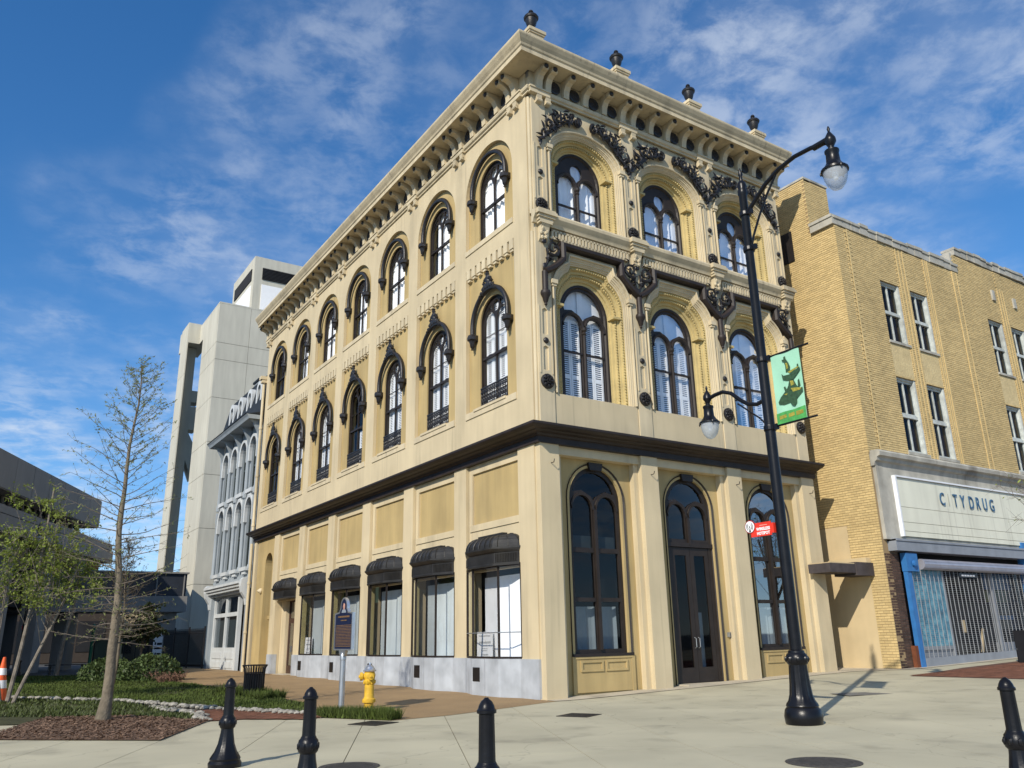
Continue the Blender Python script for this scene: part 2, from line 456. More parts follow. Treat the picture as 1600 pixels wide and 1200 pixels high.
def text_mesh(s, size, depth=0.01, font_mat=None, bold=0.0, name='letters', sx=1.0):
    cu = bpy.data.curves.new('txt', 'FONT'); cu.body = s; cu.size = size; cu.extrude = depth
    cu.align_x = 'CENTER'; cu.align_y = 'CENTER'; cu.offset = bold; cu.resolution_u = 3
    o = bpy.data.objects.new('txt', cu); COL.objects.link(o)
    bpy.context.view_layer.update()
    dg = bpy.context.evaluated_depsgraph_get()
    me = bpy.data.meshes.new_from_object(o.evaluated_get(dg))
    me.name = name
    COL.objects.unlink(o); bpy.data.objects.remove(o)
    me.materials.clear(); me.materials.append(font_mat)
    return me
def smoothstep(a, b, x):
    t = min(max((x - a) / (b - a), 0), 1); return t * t * (3 - 2 * t)
def gh(x, y):
    """pavement height"""
    hx = 0.024 * (x if x > 1.5 else (x + 1.5) ** 2 / 6 if x > -1.5 else 0)
    return hx + 0.10 * smoothstep(0, 16, y)
# ================================================================== corner building
PL, CB = 3.40, 2.30            # bay pitch / first bay centre on the street side
PF = 3.41                      # bay pitch on the ornate front
PX = [0.34 + PF * k for k in range(4)]
CF = [PX[k] + PF / 2 for k in range(3)]
BLD = empty('corner_building', (0, 0, 0), 'cream and tan three storey corner building with black ironwork and urns on its cornice', 'building')

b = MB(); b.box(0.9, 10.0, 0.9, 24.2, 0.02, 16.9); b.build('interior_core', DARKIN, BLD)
b = MB(); b.box(0.05, 10.9, 0.05, 24.6, 17.3, 17.6); b.build('roof', DARKC, BLD)
b = MB(); b.box(10.55, 10.86, 0.35, 24.5, 0, 17.2); b.build('side_wall', CREAM, BLD)
b = MB(); b.box(0.5, 10.6, 24.3, 24.57, 0, 17.2); b.build('rear_wall', CREAM, BLD)

# ---- street side: upper wall
b = MB(TL)
holes = []
for k in range(7):
    c = CB + k * PL
    holes.append(arch(c, 13.0, 14.81, 1.36, n=24)); holes.append(rect(c - 1.36, c + 1.36, 7.72, 12.36))
b.plate(rect(0.17, 24.58, 6.55, 16.9), holes, -0.12, 0)
b.build('wall', CREAM, BLD)
b = MB(TL); b.box(0.17, 24.58, -0.4, 0, 16.9, 17.45); b.build('frieze', CREAM2, BLD)
b = MB(TF); b.box(0.06, 10.86, -0.4, 0, 16.7, 17.45); b.build('frieze', CREAM2, BLD)
b = MB(); b.box(0.09, 0.6, 0.09, 0.6, 0.0, 17.4); b.build('corner_post', CREAM, BLD)
# half round corner moulding beside the street wall
b = MB(); b.lathe([(0.055, 6.6), (0.055, 12.2)], (0.075, 0.12, 0), 10); b.lathe([(0.055, 12.75), (0.055, 16.6)], (0.075, 0.12, 0), 10)
b.build('corner_roll', CREAM2, BLD, True)

pan3 = MB(TL); pan3.plate(rect(-1.42, 1.42, 12.96, 16.3), [arch(0, 13.1, 14.85, 0.74, n=20)], -0.42, -0.125)
pan3 = pan3.mesh('panel', TAN)
pan2 = MB(TL); pan2.plate(rect(-1.42, 1.42, 7.68, 12.4), [arch(0, 7.74, 10.36, 0.74, n=20)], -0.42, -0.125)
pan2 = pan2.mesh('panel', TAN)
def street_window(zb, mid, spring, top, bar=None):
    b = MB(TL)
    hl = []
    for s in (-1, 1):
        hl.append(arch(s * 0.345, mid + 0.035, spring - 0.06, 0.318, 0.40, 10))
        hl.append(rect(s * 0.345 - 0.318, s * 0.345 + 0.318, zb + 0.07, mid - 0.035))
    hl.append([(p[0], p[1]) for p in arc(0, spring + 0.45, 0.175, 0.20, 0, 2 * pi - 2 * pi / 14, 13)])
    hl.append([(-0.66, spring + 0.16), (-0.40, spring + 0.36), (-0.22, spring + 0.42), (-0.23, spring + 0.58), (-0.42, spring + 0.52), (-0.58, spring + 0.36)])
    hl.append([(0.66, spring + 0.16), (0.58, spring + 0.36), (0.42, spring + 0.52), (0.23, spring + 0.58), (0.22, spring + 0.42), (0.40, spring + 0.36)])
    b.plate(arch(0, zb, spring, 0.75, n=20), hl, -0.28, -0.22)
    b.box(-0.7, 0.7, -0.22, -0.19, mid - 0.035, mid + 0.03)
    if bar: b.box(-0.68, 0.68, -0.24, -0.215, bar - 0.012, bar + 0.012)
    b.sweep(arch(0, zb, spring, 0.71, n=20), [(0.035, -0.22), (0.035, -0.17), (-0.0, -0.17), (-0.0, -0.22)], caps=False)
    return b.mesh('window', FRAME)
win3 = street_window(13.12, 14.2, 14.85, 15.6)
win2 = street_window(7.76, 9.3, 10.36, 11.1, 9.95)
def pane_mesh(T, zb, spring, hw, d):
    b = MB(T); p = arch(0, zb, spring, hw, n=16)
    b.add([(q[0], d, q[1]) for q in p], [tuple(range(len(p)))])
    return b.mesh('pane', GLASS, recalc=False)
pane3 = pane_mesh(TL, 13.15, 14.85, 0.72, -0.255)
pane2 = pane_mesh(TL, 7.8, 10.36, 0.72, -0.255)
def curtain_mesh(T, s0, s1, z0, z1, d, open_gap=0.0, amp=0.03, seed=1):
    rr = random.Random(seed); b = MB(T); n = 44
    ph = [rr.uniform(0, 6) for _ in range(4)]
    vs = []
    zs = [z0, z0 + (z1 - z0) * 0.5, z1]
    for j, z in enumerate(zs):
        for i in range(n + 1):
            t = i / n; s = s0 + (s1 - s0) * t
            w = amp * (sin(t * 38 + ph[0]) + 0.6 * sin(t * 67 + ph[1])) * (1.0 if j < 2 else 0.5)
            vs.append((s, d + w, z))
    fs = [(j * (n + 1) + i, j * (n + 1) + i + 1, (j + 1) * (n + 1) + i + 1, (j + 1) * (n + 1) + i) for j in range(2) for i in range(n)]
    b.add(vs, fs)
    return b.mesh('curtain', CURTAIN, True, recalc=False)
cur3 = curtain_mesh(TL, -0.72, 0.72, 13.1, 15.6, -0.36)
cur3b = curtain_mesh(TL, -0.72, 0.5, 13.1, 15.6, -0.36, seed=5)
def shutter_mesh(T, leaves, z0, z1, d, mids=()):
    b = MB(T); vs = []
    for s0, s1 in leaves:
        rails = sorted([z0, z1] + list(mids))
        b.box(s0, s0 + 0.055, d, d + 0.035, z0, z1); b.box(s1 - 0.055, s1, d, d + 0.035, z0, z1)
        for r in rails:
            b.box(s0 + 0.055, s1 - 0.055, d, d + 0.03, max(r - 0.06, z0), min(r + 0.06, z1))
        for i in range(len(rails) - 1):
            z = rails[i] + 0.09
            while z < rails[i + 1] - 0.07:
                b.add([(s0 + 0.05, d + 0.005, z + 0.045), (s1 - 0.05, d + 0.005, z + 0.045), (s1 - 0.05, d + 0.028, z), (s0 + 0.05, d + 0.028, z)], [(0, 1, 2, 3)])
                z += 0.062
    return b.mesh('shutter', WHITE, recalc=False)
shut2 = shutter_mesh(TL, [(-0.70, -0.36), (-0.35, -0.02), (0.02, 0.35), (0.36, 0.70)], 7.8, 10.95, -0.36, (8.5, 9.3, 9.9))
# balcony rail in front of the first floor windows
b = MB(TL)
b.box(-0.73, 0.73, -0.16, -0.12, 8.36, 8.40); b.box(-0.73, 0.73, -0.16, -0.12, 8.24, 8.265); b.box(-0.73, 0.73, -0.16, -0.12, 7.80, 7.83)
for i in range(13):
    s = -0.70 + i * 1.4 / 12
    b.box(s - 0.011, s + 0.011, -0.152, -0.128, 7.76, 8.37)
rr = random.Random(3)
for i in range(12):
    s = -0.64 + i * 1.28 / 11
    for z, r in ((7.93, 0.075), (8.08, 0.055), (8.19, 0.06)):
        pts = [(s + r * cos(a) * 0.8, -0.14, z + r * sin(a)) for a in [2 * pi * q / 9 for q in range(10)]]
        b.tube(pts, 0.012, 4, caps=False)
    b.blob((s, -0.14, 8.31), (0.04, 0.02, 0.035)); b.blob((s, -0.14, 7.99), (0.03, 0.02, 0.05))
rail2 = b.mesh('railing', BLACKIRON, recalc=False)
# hood moulds
def hood(zend, spring, r, fleuron):
    b = MB(TL); pts = [(-r, 0.0, zend)] + [(p[0], 0.0, p[1]) for p in arc(0, spring, r, r, pi, 0, 22)] + [(r, 0.0, zend)]
    b.tube(pts, 0.072, 10)
    for s in (-1, 1):
        c = (s * r, 0.0, zend)
        b.lathe([(0.06, -0.40), (0.035, -0.36), (0.075, -0.31), (0.09, -0.2), (0.115, -0.13), (0.165, -0.10), (0.175, -0.02), (0.15, 0.04), (0.10, 0.07)], c, 8)
        b.box(s * r - 0.12, s * r + 0.12, -0.13, 0.0, zend - 0.14, zend + 0.05)
    if fleuron:
        zt = spring + r
        rr = random.Random(2)
        for (s, z, q) in ((0, .12, .12), (0, .24, .10), (0, .34, .11), (0, .46, .07), (0, .54, .045), (-.13, .1, .1), (.13, .1, .1), (-.24, .04, .085), (.24, .04, .085), (-.2, .2, .06), (.2, .2, .06), (-.34, -.06, .07), (.34, -.06, .07), (-.12, .3, .07), (.12, .3, .07), (-.42, -.13, .06), (.42, -.13, .06)):
            b.blob((s, 0.05, zt + z), (q, 0.07, q * 1.1))
        for s in (-1, 1):
            b.tube([(s * (.1 + .12 * cos(a)), .07, zt + .2 + .1 * sin(a)) for a in [i * .7 for i in range(8)]], .028, 5)
    return b.mesh('hood_mould', BLACKIRON, True)
hood3 = hood(14.62, 14.86, 0.97, False)
hood2 = hood(10.06, 10.32, 0.97, True)
dent = MB(TL); dent.box(-0.10, 0.10, -0.12, 0.005, 12.06, 12.36); dent.box(-0.07, 0.07, -0.12, -0.02, 11.98, 12.06)
dent = dent.mesh('dentil', CREAM2)
sill = MB(TL); sill.box(-1.36, 1.36, -0.13, 0.03, 12.86, 13.02); sill = sill.mesh('sill', CREAM2)
sill2 = MB(TL); sill2.box(-1.36, 1.36, -0.13, 0.03, 7.55, 7.74); sill2.box(-0.86, 0.86, -0.3, 0.055, 7.70, 7.77); sill2 = sill2.mesh('sill', CREAM2)
for k in range(7):
    L = (0, CB + k * PL, 0)
    put('panel', pan3, BLD, L); put('panel', pan2, BLD, L)
    w = put('window', win3, BLD, L)
    put('pane', pane3, w); put('hood_mould', hood3, w)
    if k < 6: put('curtain', cur3 if k % 2 == 0 else cur3b, w)
    w = put('window', win2, BLD, L)
    put('pane', pane2, w); put('hood_mould', hood2, w); put('railing', rail2, w)
    if k < 6 and k != 3: put('shutter', shut2, w)
    elif k == 3: put('shutter', shutter_mesh(TL, [(-0.70, -0.36), (-0.35, -0.02)], 7.8, 9.2, -0.36, (8.5,)), w)
    put('sill', sill, BLD, L); put('sill', sill2, BLD, L)
    for i in range(9):
        put('dentil', dent, BLD, (0, CB + k * PL - 1.22 + i * 2.44 / 8, 0))

# ---- cornices (plan sweeps round the corner)
path = [(10.95, 0.0), (0.0, 0.0), (0.0, 24.62)]
b = MB(); b.sweep(path, [(0.0, 17.46), (0.63, 17.46), (0.63, 17.43), (0.665, 17.43), (0.665, 17.57), (0.70, 17.60), (0.72, 17.66), (0.78, 17.74), (0.84, 17.84), (0.85, 17.87), (0.85, 17.92), (0.0, 18.02)], plan=True)
b.build('main_cornice', CREAM2, BLD)
b = MB(); b.sweep(path, [(0.0, 16.66), (0.05, 16.66), (0.05, 16.71), (0.10, 16.74), (0.12, 16.80), (0.12, 16.84), (0.0, 16.86)], plan=True)
b.build('bed_moulding', CREAM2, BLD)
path2 = [(10.93, 0.0), (0.0, 0.0), (0.0, 24.60)]
b = MB(); b.sweep(path2, [(-0.1, 6.16), (0.06, 6.16), (0.06, 6.31), (0.11, 6.33), (0.14, 6.38), (0.24, 6.41), (0.27, 6.44), (0.38, 6.46), (0.45, 6.50), (0.47, 6.53), (0.47, 6.585), (0.0, 6.67)], plan=True)
b.build('shop_cornice', BROWNIRON, BLD)
b = MB(); b.prism([(-0.0, 17.45), (0.0, 16.87), (0.14, 16.87), (0.145, 17.0), (0.17, 17.12), (0.24, 17.23), (0.36, 17.29), (0.47, 17.30), (0.50, 17.32), (0.50, 17.455)], -0.10, 0.10, 'a')
brk_l = MB(TL); brk_f = MB(TF)
for q in (brk_l, brk_f):
    q.v = [q.T(*p) for p in b.v]; q.f = list(b.f); q.m = list(b.m)
brk_l = brk_l.mesh('bracket', CREAM2); brk_f = brk_f.mesh('bracket', CREAM2)
def boss_mesh(T):
    b = MB(T)
    b.lathe([(0.075, 0.50), (0.075, 0.53), (0.05, 0.56), (0.02, 0.57)], (0, 0, 17.385), 8, axis='b')
    return b.mesh('boss', BLACKIRON)
boss_l, boss_f = boss_mesh(TL), boss_mesh(TF)
def disc_mesh(T):
    b = MB(T)
    b.lathe([(0.215, 0.0), (0.215, 0.018), (0.17, 0.03), (0.15, 0.012), (0.06, 0.012), (0.04, 0.03)], (0, 0.045, 17.15), 12, axis='b')
    return b.mesh('vent_disc', BLACKIRON)
disc_l, disc_f = disc_mesh(TL), disc_mesh(TF)
def pend_mesh(T):
    b = MB(T); b.prism([(0, 16.66), (0, 16.40), (0.06, 16.42), (0.10, 16.50), (0.13, 16.66)], -0.09, 0.09, 'a')
    b.lathe([(0.055, -0.09), (0.055, 0.09)], (0, 0.09, 16.47), 8, axis='a')
    return b.mesh('corbel', CREAM2)
pend_l, pend_f = pend_mesh(TL), pend_mesh(TF)
def brk_mould(T):
    b = MB(T); b.box(-0.36, 0.36, 0, 0.14, 16.655, 16.872); b.box(-0.38, 0.38, 0, 0.17, 16.80, 16.855); return b.mesh('moulding_break', CREAM2)
bm_l, bm_f = brk_mould(TL), brk_mould(TF)
def place_cornice(axis, starts, pitch, last, br, bo, di, pe, bmm):
    for i, s in enumerate(starts):
        at = lambda q: (q, 0, 0) if axis == 0 else (0, q, 0)
        offs = [-0.22, 0.22] if i else [-0.02, 0.30]
        if i == last: offs = [-0.22, 0.20]
        for o in offs:
            e = put('bracket', br, BLD, at(s + o)); put('boss', bo, e)
            put('corbel', pe, BLD, at(s + o))
        put('moulding_break', bmm, BLD, at(s))
        if i != last:
            for o in (0.97, 1.705, 2.44):
                e = put('bracket', br, BLD, at(s + o)); put('boss', bo, e)
            for o in (0.59, 1.335, 2.07, 2.81):
                put('vent_disc', di, BLD, at(s + o))
place_cornice(0, PX, PF, 3, brk_f, boss_f, disc_f, pend_f, bm_f)
place_cornice(1, [0.60] + [0.60 + PL * k for k in range(1, 8)], PL, 7, brk_l, boss_l, disc_l, pend_l, bm_l)
# urns on pedestals
ub = MB(); ub.lathe([(0.10, 0), (0.11, 0.03), (0.075, 0.06), (0.09, 0.1), (0.13, 0.16), (0.16, 0.27), (0.17, 0.33), (0.20, 0.34), (0.215, 0.38), (0.19, 0.42), (0.12, 0.46), (0.07, 0.48), (0.05, 0.52), (0.075, 0.55), (0.06, 0.59), (0.02, 0.62)], n=14)
ub = ub.mesh('urn', BLACKIRON, True)
pb = MB(); pb.box(-0.24, 0.24, -0.24, 0.24, 17.9, 18.26); pb.box(-0.27, 0.27, -0.27, 0.27, 18.20, 18.26); pb.box(-0.30, 0.30, -0.30, 0.30, 18.26, 18.36)
pb = pb.mesh('pedestal', CREAM2)
for x in (-0.10, 3.16, 6.3, 9.5):
    p = put('pedestal', pb, BLD, (x, -0.42, 0)); put('urn', ub, p, (-0.10, -0.12, 18.36), scale=(1.05, 1.05, 1.2))

# ---- street side: shop front
for k in range(8):
    y0, y1 = (0.21, 0.97) if k == 0 else (3.68 + (k - 1) * PL, 4.38 + (k - 1) * PL)
    if k == 7: y0, y1 = 24.25, 24.58
    b = MB(TL); b.box(y0, y1, -0.5, 0.0, 0.0, 6.16); b.build('pier', CREAM, BLD)
def canopy_rows():
    prof = lambda s: [(-1.34, 0.0), (-0.66, 0.42 * s), (0.66, 0.42 * s), (1.34, 0.0)]
    return prof
pl = lambda hw, fw, d: [(-hw, -0.1), (-hw, 0.02), (-fw, d), (fw, d), (hw, 0.02), (hw, -0.1)]
cb_ = MB(TL)
def ring(hw, fw, d, z): return [(p[0], p[1], z) for p in pl(hw, fw, d)]
rings = [ring(1.33, 0.64, 0.36, 3.20), ring(1.33, 0.64, 0.36, 3.24), ring(1.31, 0.63, 0.335, 3.26), ring(1.31, 0.63, 0.335, 3.52), ring(1.34, 0.65, 0.38, 3.55), ring(1.38, 0.68, 0.44, 3.62), ring(1.38, 0.68, 0.44, 3.66), ring(1.33, 0.66, 0.40, 3.67)]
for i in range(1, 7):
    a = i / 6 * pi / 2
    rings.append(ring(1.33 - 0.42 * (1 - cos(a)), 0.66 - 0.06 * (1 - cos(a)), 0.40 * cos(a) + 0.02 * sin(a), 3.67 + 0.34 * sin(a)))
vs = [p for r in rings for p in r]; fs = []
for i in range(len(rings) - 1):
    for j in range(5):
        fs.append((i * 6 + j, i * 6 + j + 1, (i + 1) * 6 + j + 1, (i + 1) * 6 + j))
fs.append(tuple(range(6))); fs.append(tuple((len(rings) - 1) * 6 + j for j in range(6)))
cb_.add(vs, fs)
cb_.box(-0.62, 0.62, -0.1, 0.06, 4.0, 4.07)
def on_plan(t):      # point along the plan polyline at facade distance
    pts = [(-1.31, 0.02), (-0.63, 0.335), (0.63, 0.335), (1.31, 0.02)]
    L_ = [0]
    for i in range(3): L_.append(L_[-1] + sqrt((pts[i + 1][0] - pts[i][0]) ** 2 + (pts[i + 1][1] - pts[i][1]) ** 2))
    q = t * L_[-1]
    for i in range(3):
        if q <= L_[i + 1] + 1e-9:
            u = (q - L_[i]) / (L_[i + 1] - L_[i])
            return (pts[i][0] + (pts[i + 1][0] - pts[i][0]) * u, pts[i][1] + (pts[i + 1][1] - pts[i][1]) * u)
for i in range(1, 56):       # fluted frieze
    s, d = on_plan(i / 56)
    if abs(s) > 0.64: cb_.box(s - 0.012, s + 0.012, d, d + 0.022, 3.28, 3.50)
for i in range(11):          # standing seams of the curved roof
    u = -1 + 2 * i / 10
    pts = []
    for j in range(0, 7):
        a = j / 6 * pi / 2
        hw = 1.33 - 0.42 * (1 - cos(a)); fw = 0.66 - 0.06 * (1 - cos(a)); dd = 0.40 * cos(a) + 0.02
        s = u * hw
        d = dd if abs(s) <= fw else dd * (hw - abs(s)) / (hw - fw)
        pts.append((s, max(d, 0.0) + 0.005, 3.67 + 0.34 * sin(a)))
    cb_.tube(pts, 0.016, 5)
canopy = cb_.mesh('canopy', mat('canopy_metal', (0.022, 0.021, 0.02), 0.5, 0.3, 4, 0.15, 30, grime=0.15), False)
# upper spandrel with inset tan panel
sp_ = MB(TL); sp_.plate(rect(-1.36, 1.36, 3.15, 6.16), [rect(-1.18, 1.18, 4.46, 5.92)], -0.24, -0.10)
sp_.box(-1.34, 1.30, -0.10, -0.07, 4.28, 4.46)
sp_ = sp_.mesh('spandrel', CREAM)
ip_ = MB(TL); ip_.box(-1.2, 1.2, -0.3, -0.16, 4.44, 5.94); ip_ = ip_.mesh('inset_panel', TAN)
# glazing of the shallow bays
gp = [(-1.34, 0.0), (-0.64, 0.24), (0.64, 0.24), (1.34, 0.0)]
gz = MB(TL)
for i, (s, d) in enumerate(gp):
    gz.box(s - 0.022, s + 0.022, d - 0.05, d, 0.94, 3.24)
for i in range(3):
    (s0, d0), (s1, d1) = gp[i], gp[i + 1]
    for z0, z1 in ((0.92, 0.97), (3.17, 3.22)):
        gz.add([(s0, d0, z0), (s1, d1, z0), (s1, d1, z1), (s0, d0, z1), (s0, d0 - 0.05, z0), (s1, d1 - 0.05, z0), (s1, d1 - 0.05, z1), (s0, d0 - 0.05, z1)], [(0, 1, 2, 3), (4, 7, 6, 5), (3, 2, 6, 7), (0, 4, 5, 1)])
gz = gz.mesh('shop_window', FRAME)
pn = [MB(TL) for _ in range(3)]
for i in range(3):
    (s0, d0), (s1, d1) = gp[i], gp[i + 1]
    pn[i].add([(s0, d0 - 0.025, 0.95), (s1, d1 - 0.025, 0.95), (s1, d1 - 0.025, 3.2), (s0, d0 - 0.025, 3.2)], [(0, 1, 2, 3)])
    pn[i] = pn[i].mesh('pane', GLASS, recalc=False)
bd = MB(TL); bd.box(-1.33, 0.88, -0.36, -0.31, 0.9, 3.0); bd.box(-0.42, -0.36, -0.31, -0.29, 0.92, 2.95); bd.box(-1.33, -0.95, -0.31, -0.27, 0.92, 2.9)
bd1 = bd.mesh('display_board', CURTAIN); bd = bd.mesh('display_board', DISPLAY)
jb = MB(TL); jb.box(1.28, 1.338, -0.22, -0.05, 0.9, 3.25); jb = jb.mesh('jamb_lining', mat('olive_lining', (0.42, 0.36, 0.17), 0.8, 0.1, 3, 0, 1))
fl = MB(TL); fl.box(-1.36, 1.36, -0.9, -0.3, 0.80, 0.90); fl = fl.mesh('display_floor', DARKIN)
mslab = MB(TL); mslab.prism([(-1.35, -0.1), (-1.35, 0.02), (-0.65, 0.255), (-0.01, 0.255), (-0.01, -0.1)], 0.0, 0.915, 'c')
mslab = mslab.mesh('marble_panel', MARBLE)
mslab2 = MB(TL); mslab2.prism([(0.01, -0.1), (0.01, 0.255), (0.65, 0.255), (1.35, 0.02), (1.35, -0.1)], 0.0, 0.915, 'c')
mslab2 = mslab2.mesh('marble_panel', MARBLE)
mp1 = MB(TL); mp1.box(-0.36, 0.36, -0.2, 0.03, 0.0, 0.915); mp1 = mp1.mesh('marble_panel', MARBLE)
vn = MB(TL); vn.box(-0.17, 0.17, 0.255, 0.268, 0.36, 0.70)
for i in range(6): vn.box(-0.16, 0.16, 0.268, 0.276, 0.38 + i * 0.052, 0.40 + i * 0.052)
vn = vn.mesh('grille', BLACKIRON)
for k in range(6):
    L = (0, CB + k * PL, 0)
    put('spandrel', sp_, BLD, L); put('inset_panel', ip_, BLD, L); put('canopy', canopy, BLD, L)
    if k < 5:
        w = put('shop_window', gz, BLD, L)
        for q in pn: put('pane', q, w)
        e = put('display_board', bd1 if k == 0 else bd, BLD, L)
        put('jamb_lining', jb, BLD, L); put('display_floor', fl, BLD, L)
        put('marble_panel', mslab, BLD, L); put('marble_panel', mslab2, BLD, L)
        put('grille', vn, BLD, (0, CB + k * PL + (0.42), 0))
for k in range(7):
    y = 0.60 if k == 0 else 4.03 + (k - 1) * PL
    put('marble_panel', mp1, BLD, (0, y, 0), scale=(1, 1.12 if k == 0 else 1, 1))
# extra transom bar in the first shop window
b = MB(TL)
for i in range(3):
    (s0, d0), (s1, d1) = gp[i], gp[i + 1]
    b.tube([(s0, d0, 1.55), (s1, d1, 1.55)], 0.014, 5)
b.build('glazing_bar', GALV, BLD, loc=(0, CB, 0))
# door in the sixth bay
y = CB + 5 * PL
b = MB(TL); b.plate(rect(-1.36, 1.36, 0.0, 3.2), [rect(-0.72, 0.72, 0.06, 3.15)], -0.55, -0.3); b.build('door_surround', CREAM, BLD, loc=(0, y, 0))
b = MB(TL); b.plate(rect(-0.74, 0.74, 0.02, 3.2), [rect(-0.60, -0.06, 0.45, 2.2), rect(0.06, 0.60, 0.45, 2.2), rect(-0.6, 0.6, 2.4, 3.08)], -0.5, -0.44)
d = b.build('door', mat('door_brown', (0.06, 0.03, 0.02), 0.5), BLD, loc=(0, y, 0))
b = MB(TL); b.add([(-0.7, -0.47, 0.1), (0.7, -0.47, 0.1), (0.7, -0.47, 3.1), (-0.7, -0.47, 3.1)], [(0, 1, 2, 3)]); b.build('pane', GLASS, d)
b = MB(TL); b.box(0.1, 0.4, -0.62, -0.58, 0.2, 2.2); b.build('curtain', CURTAIN, d)
b = MB(TL); b.box(0.10, 0.13, -0.44, -0.37, 1.0, 1.25); b.build('handle', GALV, d)
b = MB(TL); b.box(-0.74, 0.74, -0.5, 0.15, -0.05, 0.13); b.build('threshold', CONC2, BLD, loc=(0, y, 0))
# seventh bay: tall arched niche
y = CB + 6 * PL - 0.05
b = MB(TL); b.plate(rect(-1.42, 1.46, 0.0, 6.16), [arch(-0.35, 0.06, 4.9, 0.55, n=14)], -0.55, -0.08); b.build('niche_wall', TAN, BLD, loc=(0, y, 0))
b = MB(TL); b.box(-1.0, 0.3, -0.75, -0.56, 0.0, 2.45); b.box(-0.9, 0.2, -0.6, -0.35, 2.45, 2.6); b.build('niche_infill', TAN, BLD, loc=(0, y, 0))
b = MB(TL); b.plate(arch(-0.35, 2.5, 4.9, 0.56, n=12), [arch(-0.35, 2.6, 4.9, 0.46, n=12)], -0.6, -0.5); b.box(-0.37, -0.33, -0.55, -0.5, 2.5, 5.4)
w = b.build('window', FRAME, BLD, loc=(0, y, 0))
b = MB(TL); p = arch(-0.35, 2.55, 4.9, 0.5, n=12); b.add([(q[0], -0.56, q[1]) for q in p], [tuple(range(len(p)))]); b.build('pane', DARKGLASS, w, recalc=False)
b = MB(TL); b.lathe([(0.0, 0.0), (0.12, 0.0), (0.13, 0.06), (0.08, 0.13), (0.03, 0.2)], (0.55, -0.08, 3.75), 10, axis='b'); b.build('wall_light', CREAM2, BLD, loc=(0, y, 0))
# rain pipe at the far end
b = MB(); P = [(-0.12, 24.7, z) for z in (0.15, 6.1)]
b.tube([(-0.1, 24.72, 0.1), (-0.1, 24.72, 6.1)], 0.075, 10); b.tube([(-0.1, 24.72, 6.75), (-0.1, 24.72, 14.6)], 0.075, 10)
for z in (1.9, 4.2, 7.0, 9.5, 12.0): b.lathe([(0.1, -0.05), (0.1, 0.05)], (-0.1, 24.72, z), 10)
b.prism([(-0.32, 24.55), (0.1, 24.55), (0.1, 24.9), (-0.32, 24.9)], 14.62, 14.8, 'c'); b.prism([(-0.25, 24.58), (0.1, 24.58), (0.1, 24.86), (-0.25, 24.86)], 14.45, 14.62, 'c')
b.build('rain_pipe', CREAM2, BLD, True)

# ================================================================== ornate front
def bez(p0, p1, p2, n):
    return [((1 - t) ** 2 * p0[0] + 2 * t * (1 - t) * p1[0] + t * t * p2[0], (1 - t) ** 2 * p0[1] + 2 * t * (1 - t) * p1[1] + t * t * p2[1]) for t in [i / n for i in range(n + 1)]]
A3 = arch(0, 12.78, 15.05, 1.40, 0.88, 18)
B3 = arch(0, 12.78, 14.6, 0.83, 0.86, 18)
lft = bez((-1.42, 10.74), (-1.34, 11.26), (-0.86, 11.50), 5) + [(-0.80, 11.76)]
mid = [(-0.80 + 1.60 * i / 6, 11.76) for i in range(1, 6)]
A2 = [(-1.42, 7.57)] + lft + mid + [(-p[0], p[1]) for p in reversed(lft)] + [(1.42, 7.57)]
B2 = arch(0, 7.57, 10.2, 0.84, 0.9, len(A2) - 3)
# wall skin between pilasters, floor 1 and 2
sk3 = MB(TF); sk3.plate(rect(-1.62, 1.62, 12.70, 16.70), [A3], -0.30, -0.05); sk3 = sk3.mesh('wall', CREAM)
sk2 = MB(TF); sk2.plate(rect(-1.62, 1.62, 6.6, 12.60), [A2], -0.30, -0.05); sk2 = sk2.mesh('wall', CREAM)
po = [(0, -0.06), (0.0, 0.02), (0.04, 0.035), (0.09, 0.02), (0.10, -0.03), (0.16, -0.03), (0.18, -0.06), (0.24, -0.065), (0.25, -0.10), (0.30, -0.10), (0.31, -0.13), (0.36, -0.14)]
pi_ = [(0.36, -0.14), (0.37, -0.19), (0.43, -0.17), (0.49, -0.19), (0.50, -0.24), (0.60, -0.26), (0.61, -0.31), (0.66, -0.29), (0.72, -0.31), (0.73, -0.37), (0.84, -0.39), (0.85, -0.44), (1.0, -0.46), (1.0, -0.56)]
def surround(A, B):
    b = MB(TF); b.loft(A, B, po); o = b.mesh('arch_surround', CREAM2, recalc=True)
    b = MB(TF); b.loft(A, B, pi_); i = b.mesh('carved_reveal', GOLD, recalc=True)
    # bead rows
    b = MB(TF)
    for t, dd, r in ((0.45, -0.165, 0.026), (0.69, -0.28, 0.026)):
        pts = [(a[0] + (q[0] - a[0]) * t, a[1] + (q[1] - a[1]) * t) for a, q in zip(A, B)]
        acc = 0
        for j in range(len(pts) - 1):
            p, q = pts[j], pts[j + 1]; L_ = sqrt((q[0] - p[0]) ** 2 + (q[1] - p[1]) ** 2)
            u = -acc
            while u < L_:
                if u >= 0:
                    w = u / L_; b.blob((p[0] + (q[0] - p[0]) * w, dd, p[1] + (q[1] - p[1]) * w), (r * 1.1, r, r * 1.4))
                u += 0.085
            acc = (L_ - (u - 0.085)) % 0.085 if L_ else acc
    bd_ = b.mesh('bead_row', GOLD, recalc=False)
    return o, i, bd_
sur3, rev3, bead3 = surround(A3, B3)
sur2, rev2, bead2 = surround(A2, B2)
